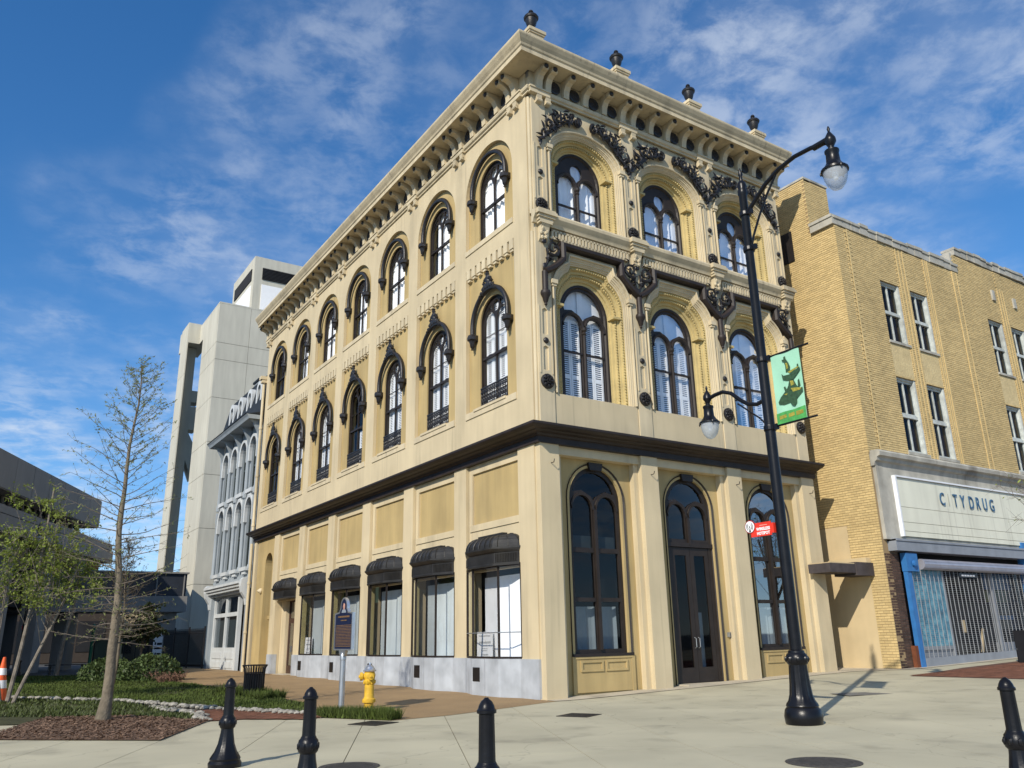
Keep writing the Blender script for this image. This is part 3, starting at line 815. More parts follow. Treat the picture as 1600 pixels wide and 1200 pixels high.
# impost blocks
def impost(z, dx):
    b = MB(TF); b.box(-0.10, 0.10, -0.05, 0.08, z, z + 0.12); b.box(-0.07, 0.07, -0.05, 0.05, z - 0.07, z); return b.mesh('impost', CREAM2)
imp3, imp2 = impost(15.0, 0), impost(10.70, 0)
def band(z):
    b = MB(TF); b.box(-0.15, 0.10, -0.46, -0.16, z, z + 0.07); return b.mesh('impost_band', GOLD)
bnd3, bnd2 = band(14.72), band(10.2)
# window frames of the front
def front_frame(zb, spring_l, spring, rise, hw, mid_, oculus):
    b = MB(TF); hl = []
    lx = hw * 0.475; lh = hw * 0.385
    for s in (-1, 1): hl.append(arch(s * lx, zb + 0.06, spring_l, lh, lh * 1.15, 10))
    if oculus:
        zc = spring_l + lh * 1.15 + 0.14
        hl.append([(p[0], p[1]) for p in arc(0, zc + 0.08, 0.23, 0.26, -pi / 2 + 0.35, 1.5 * pi - 0.35, 13)] + [(0, zc - 0.26)])
    else:
        zt = spring_l + lh * 1.15 + 0.10
        hl.append([(-lx - 0.26, zt + 0.02), (-lx, zt + 0.06), (-0.1, zt - 0.1), (0, zt - 0.22), (0.1, zt - 0.1), (lx, zt + 0.06), (lx + 0.26, zt + 0.02)] + arc(0, spring, hw - 0.15, rise - 0.13, 0.18, pi - 0.18, 12))
    b.plate(arch(0, zb, spring, hw + 0.02, rise + 0.02, 18), hl, -0.57, -0.50)
    b.sweep(arch(0, zb, spring, hw - 0.03, rise - 0.02, 18), [(0.05, -0.5), (0.05, -0.45), (-0.02, -0.45), (-0.05, -0.5)], caps=False)
    for s in (-1, 1):
        b.box(s * lx - lh, s * lx + lh, -0.535, -0.485, mid_ - 0.025, mid_ + 0.03)
        b.sweep(arch(s * lx, spring_l, spring_l, lh, lh * 1.15, 10), [(0.0, -0.5), (0.0, -0.46), (0.05, -0.44), (0.09, -0.46), (0.09, -0.5)], caps=False)
    b.lathe([(0.06, zb), (0.06, zb + 0.1), (0.045, zb + 0.14), (0.045, spring_l - 0.18), (0.075, spring_l - 0.14), (0.05, spring_l - 0.09), (0.085, spring_l - 0.03), (0.09, spring_l + 0.04)], (0, -0.49, 0), 10)
    return b.mesh('window', FRAME)
ff3 = front_frame(12.78, 14.30, 14.6, 0.86, 0.83, 13.62, True)
ff2 = front_frame(7.57, 9.78, 10.2, 0.90, 0.84, 9.02, False)
def fpane(zb, spring, hw, rise, d, m=GLASS):
    b = MB(TF); p = arch(0, zb, spring, hw, rise, 14)
    b.add([(q[0], d, q[1]) for q in p], [tuple(range(len(p)))]); return b.mesh('pane', m, recalc=False)
fp3 = fpane(12.8, 14.6, 0.82, 0.85, -0.545); fp2 = fpane(7.6, 10.2, 0.82, 0.88, -0.545)
fcur = [curtain_mesh(TF, -0.8, 0.8, 12.8, 15.3, -0.66, seed=s) for s in (11, 12, 13)]
fsh = shutter_mesh(TF, [(-0.74, -0.41), (-0.40, -0.07), (0.07, 0.40), (0.41, 0.74)], 7.62, 10.05, -0.66, (8.35, 9.05))
fshb = shutter_mesh(TF, [(-0.40, -0.07), (0.07, 0.40), (0.41, 0.74)], 7.62, 10.05, -0.66, (8.35, 9.05))
fan = MB(TF); fan.box(-0.8, 0.8, -0.70, -0.67, 10.05, 11.1); fan.box(-0.1, 0.1, -0.66, -0.62, 10.1, 11.0); fan = fan.mesh('fan_board', WHITE)
# dado under the first floor windows
dado = MB(TF); dado.box(-1.44, 1.44, -0.30, -0.03, 6.58, 7.56); dado = dado.mesh('dado', CREAM)
# black hood of the first floor
hp = bez((-1.70, 11.0), (-1.38, 11.14), (-1.07, 11.50), 6) + [(-1.07, 11.93), (1.07, 11.93)] + list(reversed([(-p[0], p[1]) for p in bez((-1.70, 11.0), (-1.38, 11.14), (-1.07, 11.50), 6)]))
hb = MB(TF); hb.sweep(hp, [(-0.09, -0.06), (-0.09, 0.10), (-0.05, 0.17), (0.03, 0.18), (0.08, 0.12), (0.09, -0.06)])
hb = hb.mesh('hood_mould', BROWNIRON)
pend = MB(TF)
pend.lathe([(0.085, 10.98), (0.085, 10.45), (0.09, 10.42), (0.13, 10.40), (0.15, 10.33), (0.14, 10.28), (0.09, 10.2), (0.07, 10.1), (0.035, 10.04), (0.045, 10.0), (0.01, 9.95)], (0, 0.06, 0), 10)
pend = pend.mesh('pendant', BROWNIRON, True)
# scroll ironwork ------------------------------------------------------
def spiral(cx, cz, r, turns, a0, sgn, n=16):
    return [(cx + r * (1 - 0.8 * i / n) * cos(a0 + sgn * turns * 2 * pi * i / n), cz + r * (1 - 0.8 * i / n) * sin(a0 + sgn * turns * 2 * pi * i / n)) for i in range(n + 1)]
def scroll(b, cx, cz, r, turns, a0, sgn, w, d=0.06):
    p = spiral(cx, cz, r, turns, a0, sgn)
    n = len(p)
    b.tube([(q[0], d + 0.03 * sin(i), q[1]) for i, q in enumerate(p)], [w * (1 - 0.55 * i / n) for i in range(n)], 6)
    b.blob((p[-1][0], d + 0.03, p[-1][1]), (w * 1.1, w, w * 1.1))
def leafrow(b, pts, rr, w, d=0.05, n=1):
    for (x, z) in pts:
        for _ in range(n):
            a = rr.uniform(0, 2 * pi); q = rr.uniform(0.6, 1.0) * w
            c = (x + cos(a) * w * 0.6, d + rr.uniform(-0.01, 0.05), z + sin(a) * w * 0.6)
            e = rr.uniform(0, pi)
            # pointed leaf: two tapered lobes
            L = [(c[0] + cos(e) * q * k * 1.5, c[1] + 0.02 * (1 - k * k), c[2] + sin(e) * q * k * 1.5) for k in (-1, -0.45, 0.2, 1)]
            b.tube(L, [0.01, q * 0.42, q * 0.36, 0.006], 5)
def spandrel_scroll(T, sides):
    b = MB(T); rr = random.Random(9)
    for s in sides:
        stem = bez((0.0, 15.18), (s * 0.55, 15.72), (s * 0.85, 16.0), 7) + bez((s * 0.85, 16.0), (s * 1.1, 16.14), (s * 1.34, 16.24), 5)[1:]
        b.tube([(p[0], 0.05, p[1]) for p in stem], [0.058 - 0.002 * i for i in range(len(stem))], 6)
        up = [(p[0] - s * 0.06, p[1] + 0.16) for p in stem[2:-2]]
        scroll(b, s * 0.34, 15.83, 0.19, 1.4, -pi / 2, s, 0.05)
        scroll(b, s * 0.66, 16.10, 0.21, 1.4, -pi / 2, -s, 0.052)
        scroll(b, s * 1.00, 16.25, 0.19, 1.4, -pi / 2, s, 0.05)
        scroll(b, s * 1.20, 16.36, 0.12, 1.2, -pi / 2, -s, 0.045)
        scroll(b, s * 1.38, 16.22, 0.15, 1.5, pi / 2, -s, 0.055)
        scroll(b, s * 0.15, 15.50, 0.12, 1.2, 0, -s, 0.045)
        leafrow(b, stem, rr, 0.09, 0.06, 2); leafrow(b, up, rr, 0.08)
        leafrow(b, [(s * 0.75, 16.3), (s * 0.42, 16.16), (s * 0.2, 15.95), (s * 0.06, 15.36), (s * 1.0, 16.40), (s * 0.52, 16.3), (s * 0.08, 15.62)], rr, 0.10, 0.06, 2)
    b.blob((0, 0.05, 15.16), (0.08, 0.05, 0.13)); b.blob((0, 0.05, 15.04), (0.04, 0.04, 0.07))
    return b.mesh('scroll_ornament', BLACKIRON, True, recalc=False)
so_both, so_r, so_l = spandrel_scroll(TF, (-1, 1)), spandrel_scroll(TF, (1,)), spandrel_scroll(TF, (-1,))
def heart_scroll(T, sides):
    b = MB(T); rr = random.Random(4)
    for s in sides:
        scroll(b, s * 0.29, 11.74, 0.25, 1.45, -2.2 if s > 0 else -0.94, s, 0.048, 0.10)
        scroll(b, s * 0.14, 11.42, 0.11, 1.1, pi / 2, -s, 0.045)
        b.tube([(p[0], 0.06, p[1]) for p in bez((0, 11.12), (s * 0.18, 11.3), (s * 0.10, 11.7), 6)], 0.038, 6)
        leafrow(b, [(s * 0.1, 11.55), (s * 0.16, 11.35), (s * 0.3, 11.55), (s * 0.45, 11.72), (s * 0.2, 11.98), (s * 0.42, 12.0)], rr, 0.065, 0.10, 1)
    b.blob((0, 0.06, 11.14), (0.07, 0.05, 0.12)); b.blob((0, 0.07, 11.9), (0.09, 0.05, 0.08))
    return b.mesh('leaf_ornament', BLACKIRON, True, recalc=False)
hs_both, hs_r, hs_l = heart_scroll(TF, (-1, 1)), heart_scroll(TF, (1,)), heart_scroll(TF, (-1,))
def rosette(z):
    b = MB(TF)
    b.lathe([(0.205, 0.0), (0.205, 0.05), (0.17, 0.07), (0.15, 0.05)], (0, 0, z), 16, axis='b')
    for i in range(8):
        a = i * pi / 4; b.blob((0.13 * cos(a), 0.07, z + 0.13 * sin(a)), (0.05, 0.04, 0.05))
    for i in range(6):
        a = i * pi / 3; b.blob((0.06 * cos(a), 0.09, z + 0.06 * sin(a)), (0.035, 0.035, 0.035))
    b.blob((0, 0.12, z), (0.03, 0.03, 0.03))
    return b.mesh('rosette', BLACKIRON, recalc=False)
ros2, ros3 = rosette(7.83), rosette(13.06)
def dot(z):
    b = MB(TF); b.lathe([(0.085, 0.0), (0.085, 0.03), (0.06, 0.06), (0.02, 0.075)], (0, 0, z), 10, axis='b'); return b.mesh('stud', BLACKIRON, True)
dot2, dot3 = dot(8.98), dot(14.12)
pil = MB(TF)
def slot(z0, z1): return [(-0.085, z0 + 0.05), (0, z0), (0.085, z0 + 0.05), (0.085, z1 - 0.05), (0, z1), (-0.085, z1 - 0.05)]
pil.plate(rect(-0.24, 0.24, 6.6, 16.66), [slot(8.12, 8.84), slot(9.12, 9.92), slot(13.3, 13.98), slot(14.26, 14.98)], -0.25, 0.0)
pil.box(-0.10, 0.10, -0.06, -0.045, 8.0, 15.1)
for s in (-1, 1):
    pil.box(s * 0.20 - 0.018, s * 0.20 + 0.018, 0, 0.02, 8.05, 9.98); pil.box(s * 0.20 - 0.018, s * 0.20 + 0.018, 0, 0.02, 13.22, 15.05)
pil = pil.mesh('pilaster', CREAM2)
cap = MB(TF)
cap.prism([(0, 12.44), (0.20, 12.44), (0.20, 12.36), (0.16, 12.30), (0.12, 12.15), (0.07, 11.95), (0, 11.88)], -0.14, 0.14, 'a')
rr = random.Random(1)
for i in range(14):
    cap.blob((rr.uniform(-.13, .13), 0.07 + rr.uniform(0, .07), rr.uniform(11.98, 12.3)), (0.045, 0.05, 0.07))
cap.box(-0.21, 0.21, 0, 0.22, 12.38, 12.45)
cap = cap.mesh('capital', CREAM2)
cbk = MB(TF); cbk.sweep([(-0.27, 0), (0.27, 0)], [(0, 12.44), (0, 12.44)], plan=True) if False else None
for q, z0, z1 in ((0.22, 12.45, 12.54), (0.26, 12.54, 12.62), (0.31, 12.62, 12.72), (0.28, 12.72, 12.785)):
    cbk.box(-0.24 - (q - 0.22), 0.24 + (q - 0.22), 0, q, z0, z1)
cbk = cbk.mesh('cornice_break', CREAM2)
b = MB(TF); b.prism([(0, 12.40), (0.07, 12.40), (0.09, 12.46), (0.11, 12.50), (0.15, 12.55), (0.20, 12.62), (0.21, 12.70), (0.18, 12.76), (0.0, 12.80)], -0.02, 10.95, 'a'); b.build('string_cornice', CREAM2, BLD)
fr = MB(TF)
for i in range(24):
    s = -1.38 + i * 2.76 / 23
    fr.box(s - 0.035, s + 0.035, -0.05, 0.05, 12.06, 12.36); fr.box(s - 0.035, s + 0.085, -0.05, 0.05, 12.30, 12.36); fr.box(s - 0.085, s + 0.035, -0.05, 0.05, 12.06, 12.12)
fr = fr.mesh('fret_band', CREAM2)
for k in range(4):
    L = (PX[k], 0, 0)
    p = put('pilaster', pil, BLD, L)
    put('rosette', ros2, p); put('rosette', ros3, p); put('stud', dot2, p); put('stud', dot3, p); put('capital', cap, p)
    put('cornice_break', cbk, BLD, L); put('pendant', pend, BLD, L)
    put('scroll_ornament', so_r if k == 0 else so_l if k == 3 else so_both, BLD, L)
    put('leaf_ornament', hs_r if k == 0 else hs_l if k == 3 else hs_both, BLD, L)
for k in range(3):
    L = (CF[k], 0, 0)
    put('wall', sk3, BLD, L); put('wall', sk2, BLD, L)
    put('arch_surround', sur3, BLD, L); put('carved_reveal', rev3, BLD, L); tag(put('bead_row', bead3, BLD, L), kind='stuff')
    put('arch_surround', sur2, BLD, L); put('carved_reveal', rev2, BLD, L); tag(put('bead_row', bead2, BLD, L), kind='stuff')
    [put('impost', q, BLD, (CF[k] + s * 1.38, 0, 0)) for q in (imp3, imp2) for s in (-1, 1)]; [put('impost_band', q, BLD, (CF[k] + s * 1.02, 0, 0)) for q in (bnd3, bnd2) for s in (-1, 1)]; put('dado', dado, BLD, L); put('hood_mould', hb, BLD, L); tag(put('fret_band', fr, BLD, L), kind='stuff')
    w = put('window', ff3, BLD, L); put('pane', fp3, w); put('curtain', fcur[k], w)
    w = put('window', ff2, BLD, L); put('pane', fp2, w); put('shutter', fshb if k == 2 else fsh, w); put('fan_board', fan, w)

# ---- ornate front: ground floor
for k in range(4):
    b = MB(TF); b.box(PX[k] - 0.30, PX[k] + 0.30, -0.6, 0.0, 0.0, 6.16); b.build('pier', CREAM, BLD)
    for s in ((1,) if k == 0 else (-1,) if k == 3 else (-1, 1)):
        b = MB(TF); a, c = sorted((PX[k] + s * 0.30, PX[k] + s * 0.46)); b.box(a, c, -0.6, -0.16, 0.0, 5.95); b.build('pier_return', CREAM, BLD)
    b = MB(TF)
    b.tube([(PX[k] + 0.04, 0.0, 5.66), (PX[k] + 0.04, 0.12, 5.66), (PX[k] + 0.04, 0.15, 5.74)], 0.012, 5); b.build('hook', BLACKIRON, BLD)
lint = MB(TF); lint.box(-1.45, 1.45, -0.6, -0.09, 5.93, 6.16); lint = lint.mesh('lintel', CREAM)
gw = MB(TF); gw.plate(rect(-1.45, 1.45, 0.0, 6.0), [arch(0, 0.97, 4.88, 0.87, 0.87, 18)], -0.62, -0.34); gw = gw.mesh('wall', TAN)
gwd = MB(TF); gwd.plate(rect(-1.45, 1.45, 0.0, 6.0), [arch(0, 0.02, 4.88, 0.90, 0.87, 18)], -0.62, -0.34); gwd = gwd.mesh('wall', TAN)
def gframe(zb, door):
    b = MB(TF); hl = []
    lx, lh = 0.41, 0.335
    for s in (-1, 1):
        hl.append(arch(s * lx, 3.62 if not door else 4.0, 4.62, lh, 0.37, 10))
        if not door:
            hl.append(rect(s * lx - lh, s * lx + lh, 2.36, 3.5)); hl.append(rect(s * lx - lh, s * lx + lh, 1.1, 2.26))
    zt = 5.08
    hl.append([(-lx - 0.24, zt), (-lx, zt + 0.05), (-0.1, zt - 0.1), (0, zt - 0.22), (0.1, zt - 0.1), (lx, zt + 0.05), (lx + 0.24, zt)] + arc(0, 4.88, 0.74, 0.74, 0.26, pi - 0.26, 12))
    o = arch(0, zb, 4.88, 0.88, 0.88, 18)
    if door: hl.append(rect(-0.74, 0.74, 0.05, 3.78))
    b.plate(o, hl, -0.50, -0.42)
    b.sweep(o, [(0.0, -0.42), (0.04, -0.36), (0.10, -0.30), (0.10, -0.345), (0.0, -0.45)], caps=False)
    for s in (-1, 1):
        b.sweep(arch(s * lx, 4.62, 4.62, lh, 0.37, 10), [(0.0, -0.42), (0.0, -0.39), (0.06, -0.385), (0.07, -0.42)], caps=False)
    b.box(-0.045, 0.045, -0.42, -0.36, zb + (0.1 if not door else 3.8), 4.62)
    b.prism([(-0.2, 5.66), (0.2, 5.66), (0.24, 5.86), (-0.24, 5.86)], -0.34, -0.26, 'b')
    if not door: b.box(-0.98, 0.98, -0.5, -0.27, 0.93, 1.0)
    else: b.box(-0.9, 0.9, -0.45, -0.37, 3.78, 3.9)
    return b.mesh('window', FRAME)
gf, gfd = gframe(0.98, False), gframe(0.02, True)
gp_ = fpane(1.0, 4.88, 0.86, 0.86, -0.47, DARKGLASS)
gpd = fpane(3.8, 4.88, 0.86, 0.86, -0.47, DARKGLASS)
gcur = [curtain_mesh(TF, -0.75, 0.78, 1.0, 2.15, -0.7, seed=s, amp=0.02) for s in (21, 23)]
blind = MB(TF); blind.box(-0.78, 0.78, -0.62, -0.60, 3.5, 3.95); blind = blind.mesh('blind', mat('grey_blind', (0.10, 0.11, 0.11), 0.8))
bp_ = MB(TF)
bp_.box(-0.90, 0.90, -0.40, -0.30, 0.1, 0.94)
for s in (-1, 1):
    bp_.plate(rect(s * 0.40 - 0.36, s * 0.40 + 0.36, 0.58, 0.84), [rect(s * 0.40 - 0.30, s * 0.40 + 0.30, 0.63, 0.79)], -0.31, -0.27)
bp_.box(-1.0, -0.9, -0.40, -0.285, 0.05, 0.94); bp_.box(0.9, 1.0, -0.40, -0.285, 0.05, 0.94); bp_.box(-0.95, 0.95, -0.4, -0.28, 0.88, 0.93)
bp_ = bp_.mesh('sill_panel', TAN)
for k in range(3):
    L = (CF[k], 0, 0)
    put('lintel', lint, BLD, L); put('wall', gwd if k == 1 else gw, BLD, L)
    if k == 1:
        w = put('window', gfd, BLD, L); put('pane', gpd, w)
        for s in (-1, 1):
            b = MB(TF); x0, x1 = sorted((s * 0.005, s * 0.735))
            b.plate(rect(x0, x1, 0.14 + 0.02, 3.77), [rect(x0 + 0.15, x1 - 0.15, 0.55, 3.55)], -0.48, -0.43)
            d = b.build('door', FRAME, BLD, loc=L)
            b = MB(TF); b.add([(x0 + 0.1, -0.455, 0.5), (x1 - 0.1, -0.455, 0.5), (x1 - 0.1, -0.455, 3.6), (x0 + 0.1, -0.455, 3.6)], [(0, 1, 2, 3)]); b.build('pane', DARKGLASS, d, recalc=False)
            b = MB(TF); b.tube([(s * 0.07, -0.43, 1.05), (s * 0.07, -0.37, 1.08), (s * 0.07, -0.37, 1.3), (s * 0.07, -0.43, 1.33)], 0.012, 6); b.build('handle', GALV, d)
        b = MB(TF); b.box(0.42, 0.56, -0.8, -0.7, 0.3, 2.0); b.build('curtain', CURTAIN, w)
        b = MB(TF); b.box(-0.95, 0.95, -0.6, 0.1, -0.05, 0.15); b.build('threshold', CONC2, BLD, loc=L)
        b = MB(TF); b.box(1.12, 1.20, -0.34, -0.29, 1.32, 1.45); b.box(1.24, 1.32, -0.34, -0.29, 1.30, 1.45); b.build('entry_panel', GALV, BLD, loc=L)
    else:
        w = put('window', gf, BLD, L); put('pane', gp_, w); put('curtain', gcur[k // 2], w); put('blind', blind, w)
        put('sill_panel', bp_, BLD, L)
b = MB(TF); b.box(0.0, 10.9, -0.6, 0.06, -0.3, 0.03)
for i in range(11):
    pass
b.build('plinth', CREAM, BLD)
# ================================================================== buff brick shop building on the right
YB, XB = -1.25, 12.2
BB = empty('brick_shop_building', (XB, YB, 0), 'buff brick commercial building with stone coping and a shuttered shop front', 'building')
BB_INV = (-XB, -YB, 0)
def bput(b, name, m, smooth=False, parent=None, recalc=True):
    if parent is None: return b.build(name, m, BB, smooth, loc=BB_INV, recalc=recalc)
    return b.build(name, m, parent, smooth, recalc=recalc)
TB = lambda s, d, z: (s, YB - d, z)          # front plane of the shop building
TS = lambda s, d, z: (XB - d, s, z)          # side plane facing the corner building
WIN = [(14.50, 15.70), (16.34, 17.54), (21.90, 23.10), (23.72, 24.92)]
ROWS = [(11.25, 13.60), (7.2, 9.92)]
def brick_mesh(T, s0, s1, z0, z1, holes, top=None, course=0.08, L=0.21, proud=()):
    vs = []; fs = []
    rr = random.Random(5)
    nz = int((z1 - z0) / course)
    for j in range(nz):
        zb = z0 + j * course; zt = zb + course - 0.016
        s = s0 - (L / 2 if j % 2 else 0)
        while s < s1:
            a, b2 = max(s, s0), min(s + L - 0.012, s1)
            s += L
            if b2 - a < 0.03: continue
            zm = (zb + zt) / 2; sm = (a + b2) / 2
            if top and zt > top(sm): continue
            segs = [(a, b2)]
            for (h0, h1, g0, g1) in holes:
                if g0 < zm < g1:
                    ns = []
                    for (p, q) in segs:
                        if q <= h0 or p >= h1: ns.append((p, q))
                        else:
                            if p < h0 - 0.02: ns.append((p, h0))
                            if q > h1 + 0.02: ns.append((h1, q))
                    segs = ns
            for (p, q) in segs:
                pr = 0.012 + rr.uniform(-0.003, 0.003)
                for (u0, u1, dd) in proud:
                    if u0 <= (p + q) / 2 <= u1: pr += dd
                o = len(vs)
                vs += [T(p, 0, zb), T(q, 0, zb), T(q, 0, zt), T(p, 0, zt), T(p, pr, zb), T(q, pr, zb), T(q, pr, zt), T(p, pr, zt)]
                fs += [(o + 4, o + 5, o + 6, o + 7), (o, o + 1, o + 5, o + 4), (o + 1, o + 2, o + 6, o + 5), (o + 2, o + 3, o + 7, o + 6), (o + 3, o, o + 4, o + 7)]
    me = bpy.data.meshes.new('brickwork'); me.from_pydata(vs, [], fs); me.materials.append(BRICK); me.update()
    return me
FT = lambda s: 15.2 if s < 19.92 else 16.02
holesF = [(a, c, r0, r1) for (a, c) in WIN for (r0, r1) in ROWS]
# stucco blocks between the two window rows keep brick out
for (a, c) in WIN: holesF.append((a, c, 9.95, 11.15))
b = MB(TB); hl = [rect(a, c, r0, r1) for (a, c) in WIN for (r0, r1) in ROWS]
b.plate([(XB + 0.02, 6.9), (27.5, 6.9), (27.5, 16.0), (19.92, 16.0), (19.92, 15.18), (XB + 0.02, 15.18)], hl, -0.35, 0.0)
wall = bput(b, 'front_wall', MORTAR)
o = put('brickwork', brick_mesh(TB, XB, 27.5, 6.95, 16.02, holesF, FT, proud=[(12.74, 12.94, 0.016), (19.70, 19.86, 0.016), (19.96, 20.12, 0.016), (15.72, 16.32, 0.014), (17.58, 17.86, 0.016), (23.12, 23.7, 0.014)]), BB, BB_INV)
tag(o, kind='stuff')
ST = lambda s: 15.2 if s < -0.30 else 17.55
b = MB(TS); b.plate([(YB + 0.02, 0.2), (3.5, 0.2), (3.5, 17.52), (-0.28, 17.52), (-0.28, 15.18), (YB + 0.02, 15.18)], [], -0.35, 0.0); bput(b, 'side_wall', MORTAR)
o = put('brickwork', brick_mesh(TS, YB, 3.4, 0.24, 17.56, [(-0.66, 3.5, 0, 3.1), (-0.08, 3.5, 3.1, 4.7)], ST), BB, BB_INV); tag(o, kind='stuff')
b = MB(TS); b.box(-0.66, 3.3, -0.1, 0.004, 0.2, 3.1); b.box(-0.08, 3.3, -0.1, 0.006, 3.1, 4.7); bput(b, 'plaster_patch', STUCCOP)
b = MB(TS); b.box(0.5, 2.4, -0.02, 0.05, 14.5, 15.7); bput(b, 'louvre', BLACKIRON)
TT = lambda s, d, z: (s, -0.28 - d, z)
b = MB(TT); b.plate(rect(XB + 0.02, 13.55, 14.9, 17.52), [], -1.2, 0.0); bput(b, 'stair_tower', MORTAR)
o = put('brickwork', brick_mesh(TT, XB, 13.55, 15.0, 17.56, [], None), BB, BB_INV); tag(o, kind='stuff')
b = MB(); b.box(XB - 0.02, 13.6, -0.31, 3.4, 17.54, 17.62); bput(b, 'tower_coping', LIMESTONE)
b = MB(); b.box(XB + 0.3, 27.5, YB + 0.3, 3.5, 14.6, 15.0); bput(b, 'roof', DARKC)
rib = MB(TB); rib.box(-0.03, 0.03, 0.0, 0.04, 7.03, 15.17); rib = rib.mesh('brick_rib', BRICK)
for x in (12.86, 19.70, 20.02, 15.80, 16.02, 16.24, 17.64, 17.78, 17.92, 23.2, 23.42, 23.62): put('brick_rib', rib, BB, (x - XB, -YB, 0))
# coping stones, one by one
cs = MB(); cs.box(0.01, 0.49, -0.06, 0.42, 0, 0.26); cs.box(0.0, 0.5, -0.10, 0.46, 0.26, 0.37); cs = cs.mesh('coping_stone', LIMESTONE)
x = XB - 0.06
rr = random.Random(2)
while x < 27.3:
    z = 15.2 if x < 19.7 else 16.03
    put('coping_stone', cs, BB, (x - XB, 0 + rr.uniform(-.025, .02), z + rr.uniform(-.012, .012)), rz=rr.uniform(-.03, .03), scale=(1, 1, rr.uniform(0.82, 1.12)))
    x += 0.5
for y in (YB + 0.05, YB + 0.5): put('coping_stone', cs, BB, (-0.06, y - YB + 0.4, 15.2), rz=-pi / 2)
b = MB(); b.box(19.78, 19.96, YB - 0.02, YB + 0.4, 15.2, 16.03); bput(b, 'coping_step', LIMESTONE)
# windows
wm = MB(TB)
wm.plate(rect(0, 1.2, 0, 2.35), [rect(0.10, 0.55, 0.1, 1.1), rect(0.62, 1.08, 0.1, 1.1), rect(0.10, 0.55, 1.25, 2.22), rect(0.62, 1.08, 1.25, 2.22)], -0.20, -0.13)
wm.box(0.02, 1.18, -0.14, -0.09, 1.1, 1.2)
wm.box(1.11, 1.2, -0.18, -0.02, 0, 2.35); wm.box(0.0, 0.05, -0.18, -0.06, 0, 2.35); wm.box(0, 1.2, -0.18, -0.07, 2.28, 2.35)
WOLD = mat('weathered_white_paint', (0.52, 0.55, 0.52), 0.85, 0.2, 5, 0.3, 40, grime=0.5)
wm = wm.mesh('window', WOLD)
gm = MB(TB); gm.add([(0.03, -0.165, 0.03), (1.17, -0.165, 0.03), (1.17, -0.165, 2.3), (0.03, -0.165, 2.3)], [(0, 1, 2, 3)]); gm = gm.mesh('pane', DARKGLASS, recalc=False)
sm = MB(TB); sm.box(-0.05, 1.25, -0.3, 0.06, -0.09, 0.0); sm = sm.mesh('sill', LIMESTONE)
shd = MB(TB); shd.box(0.75, 1.35, -0.34, -0.31, 0, 2.3); shd = shd.mesh('blind', mat('brown_blind', (0.09, 0.045, 0.03), 0.9))
for (a, c) in WIN:
    for (r0, r1) in ROWS:
        w = put('window', wm, BB, (a - XB, -YB, r0), scale=(1, 1, (r1 - r0) / 2.35))
        put('pane', gm, w); put('sill', sm, w); put('blind', shd, w)
    b = MB(TB); b.box(a, c, -0.3, 0.008, 9.95, 11.14); bput(b, 'stucco_panel', mat('rough_stucco', (0.60, 0.47, 0.245), 0.95, 0.1, 3, 0.8, 14) if a == WIN[0][0] else bpy.data.materials['rough_stucco'])
b = MB(); b.box(XB + 0.9, 27, 0.2, 0.4, 3, 15); bput(b, 'interior_core', DARKIN)
for sx in (22.6, 24.35):
    b = MB(TB); b.box(sx, sx + 0.22, 0, 0.08, 14.55, 15.0); bput(b, 'stone_block', LIMESTONE)
# stone shop surround
b = MB(TB); b.prism([(-0.3, 6.5), (0.10, 6.5), (0.14, 6.62), (0.22, 6.66), (0.24, 6.76), (0.34, 6.80), (0.36, 6.92), (0.30, 6.99), (-0.3, 7.02)], XB + 0.05, 27.5, 'a'); bput(b, 'shop_cornice', LIMESTONE)
b = MB(TB); b.plate(rect(XB + 0.12, 27.5, 4.16, 6.52), [rect(13.12, 27.4, 4.28, 6.22)], -0.3, 0.10); bput(b, 'shop_fascia', LIMESTONE)
# sign: four boards + letters
zj = [4.29, 4.46, 4.75, 5.24, 6.20]
sp0 = None
for i in range(4):
    b = MB(TB); b.box(13.16, 27.3, 0.0, 0.15, zj[i], zj[i + 1] - 0.014)
    q = bput(b, 'sign_board', SIGNPANEL)
    if i == 3: sp0 = q
b = MB(TB); b.box(13.10, 13.18, 0, 0.22, 4.27, 6.24); b.box(13.18, 27.3, 0.0, 0.21, 6.2, 6.25); bput(b, 'sign_trim', WHITE)
lx = [('C', 15.62), ('T', 16.63), ('Y', 17.18), ('D', 17.72), ('R', 18.18), ('U', 18.66), ('G', 19.14)]
import math as _m
def letter(ch, x, z, h, m, name='letter', depth=0.012):
    me = text_mesh(ch, h * 1.42, depth, m, bold=0.0)
    vz = [v.co.y for v in me.vertices]; vx = [v.co.x for v in me.vertices]
    w, hh = max(vx) - min(vx), max(vz) - min(vz)
    cx_, cz_ = (max(vx) + min(vx)) / 2, (max(vz) + min(vz)) / 2
    for v in me.vertices:
        px, pz, pd = (v.co.x - cx_), (v.co.y - cz_) / hh * h, v.co.z
        v.co = TB(x + px * 0.74, 0.15 + depth + 0.02 + pd, z + pz)
    return me
for ch, x in [('C', 15.76), ('T', 16.58), ('Y', 17.04), ('D', 17.60), ('R', 18.05), ('U', 18.50), ('G', 18.97)]:
    put('letter', letter(ch, x, 5.66, 0.43, LETTER), sp0)
put('letter', letter('I', 16.17, 5.66, 0.40, mat('letter_ghost', (0.46, 0.47, 0.42), 0.8), depth=0.003), sp0)
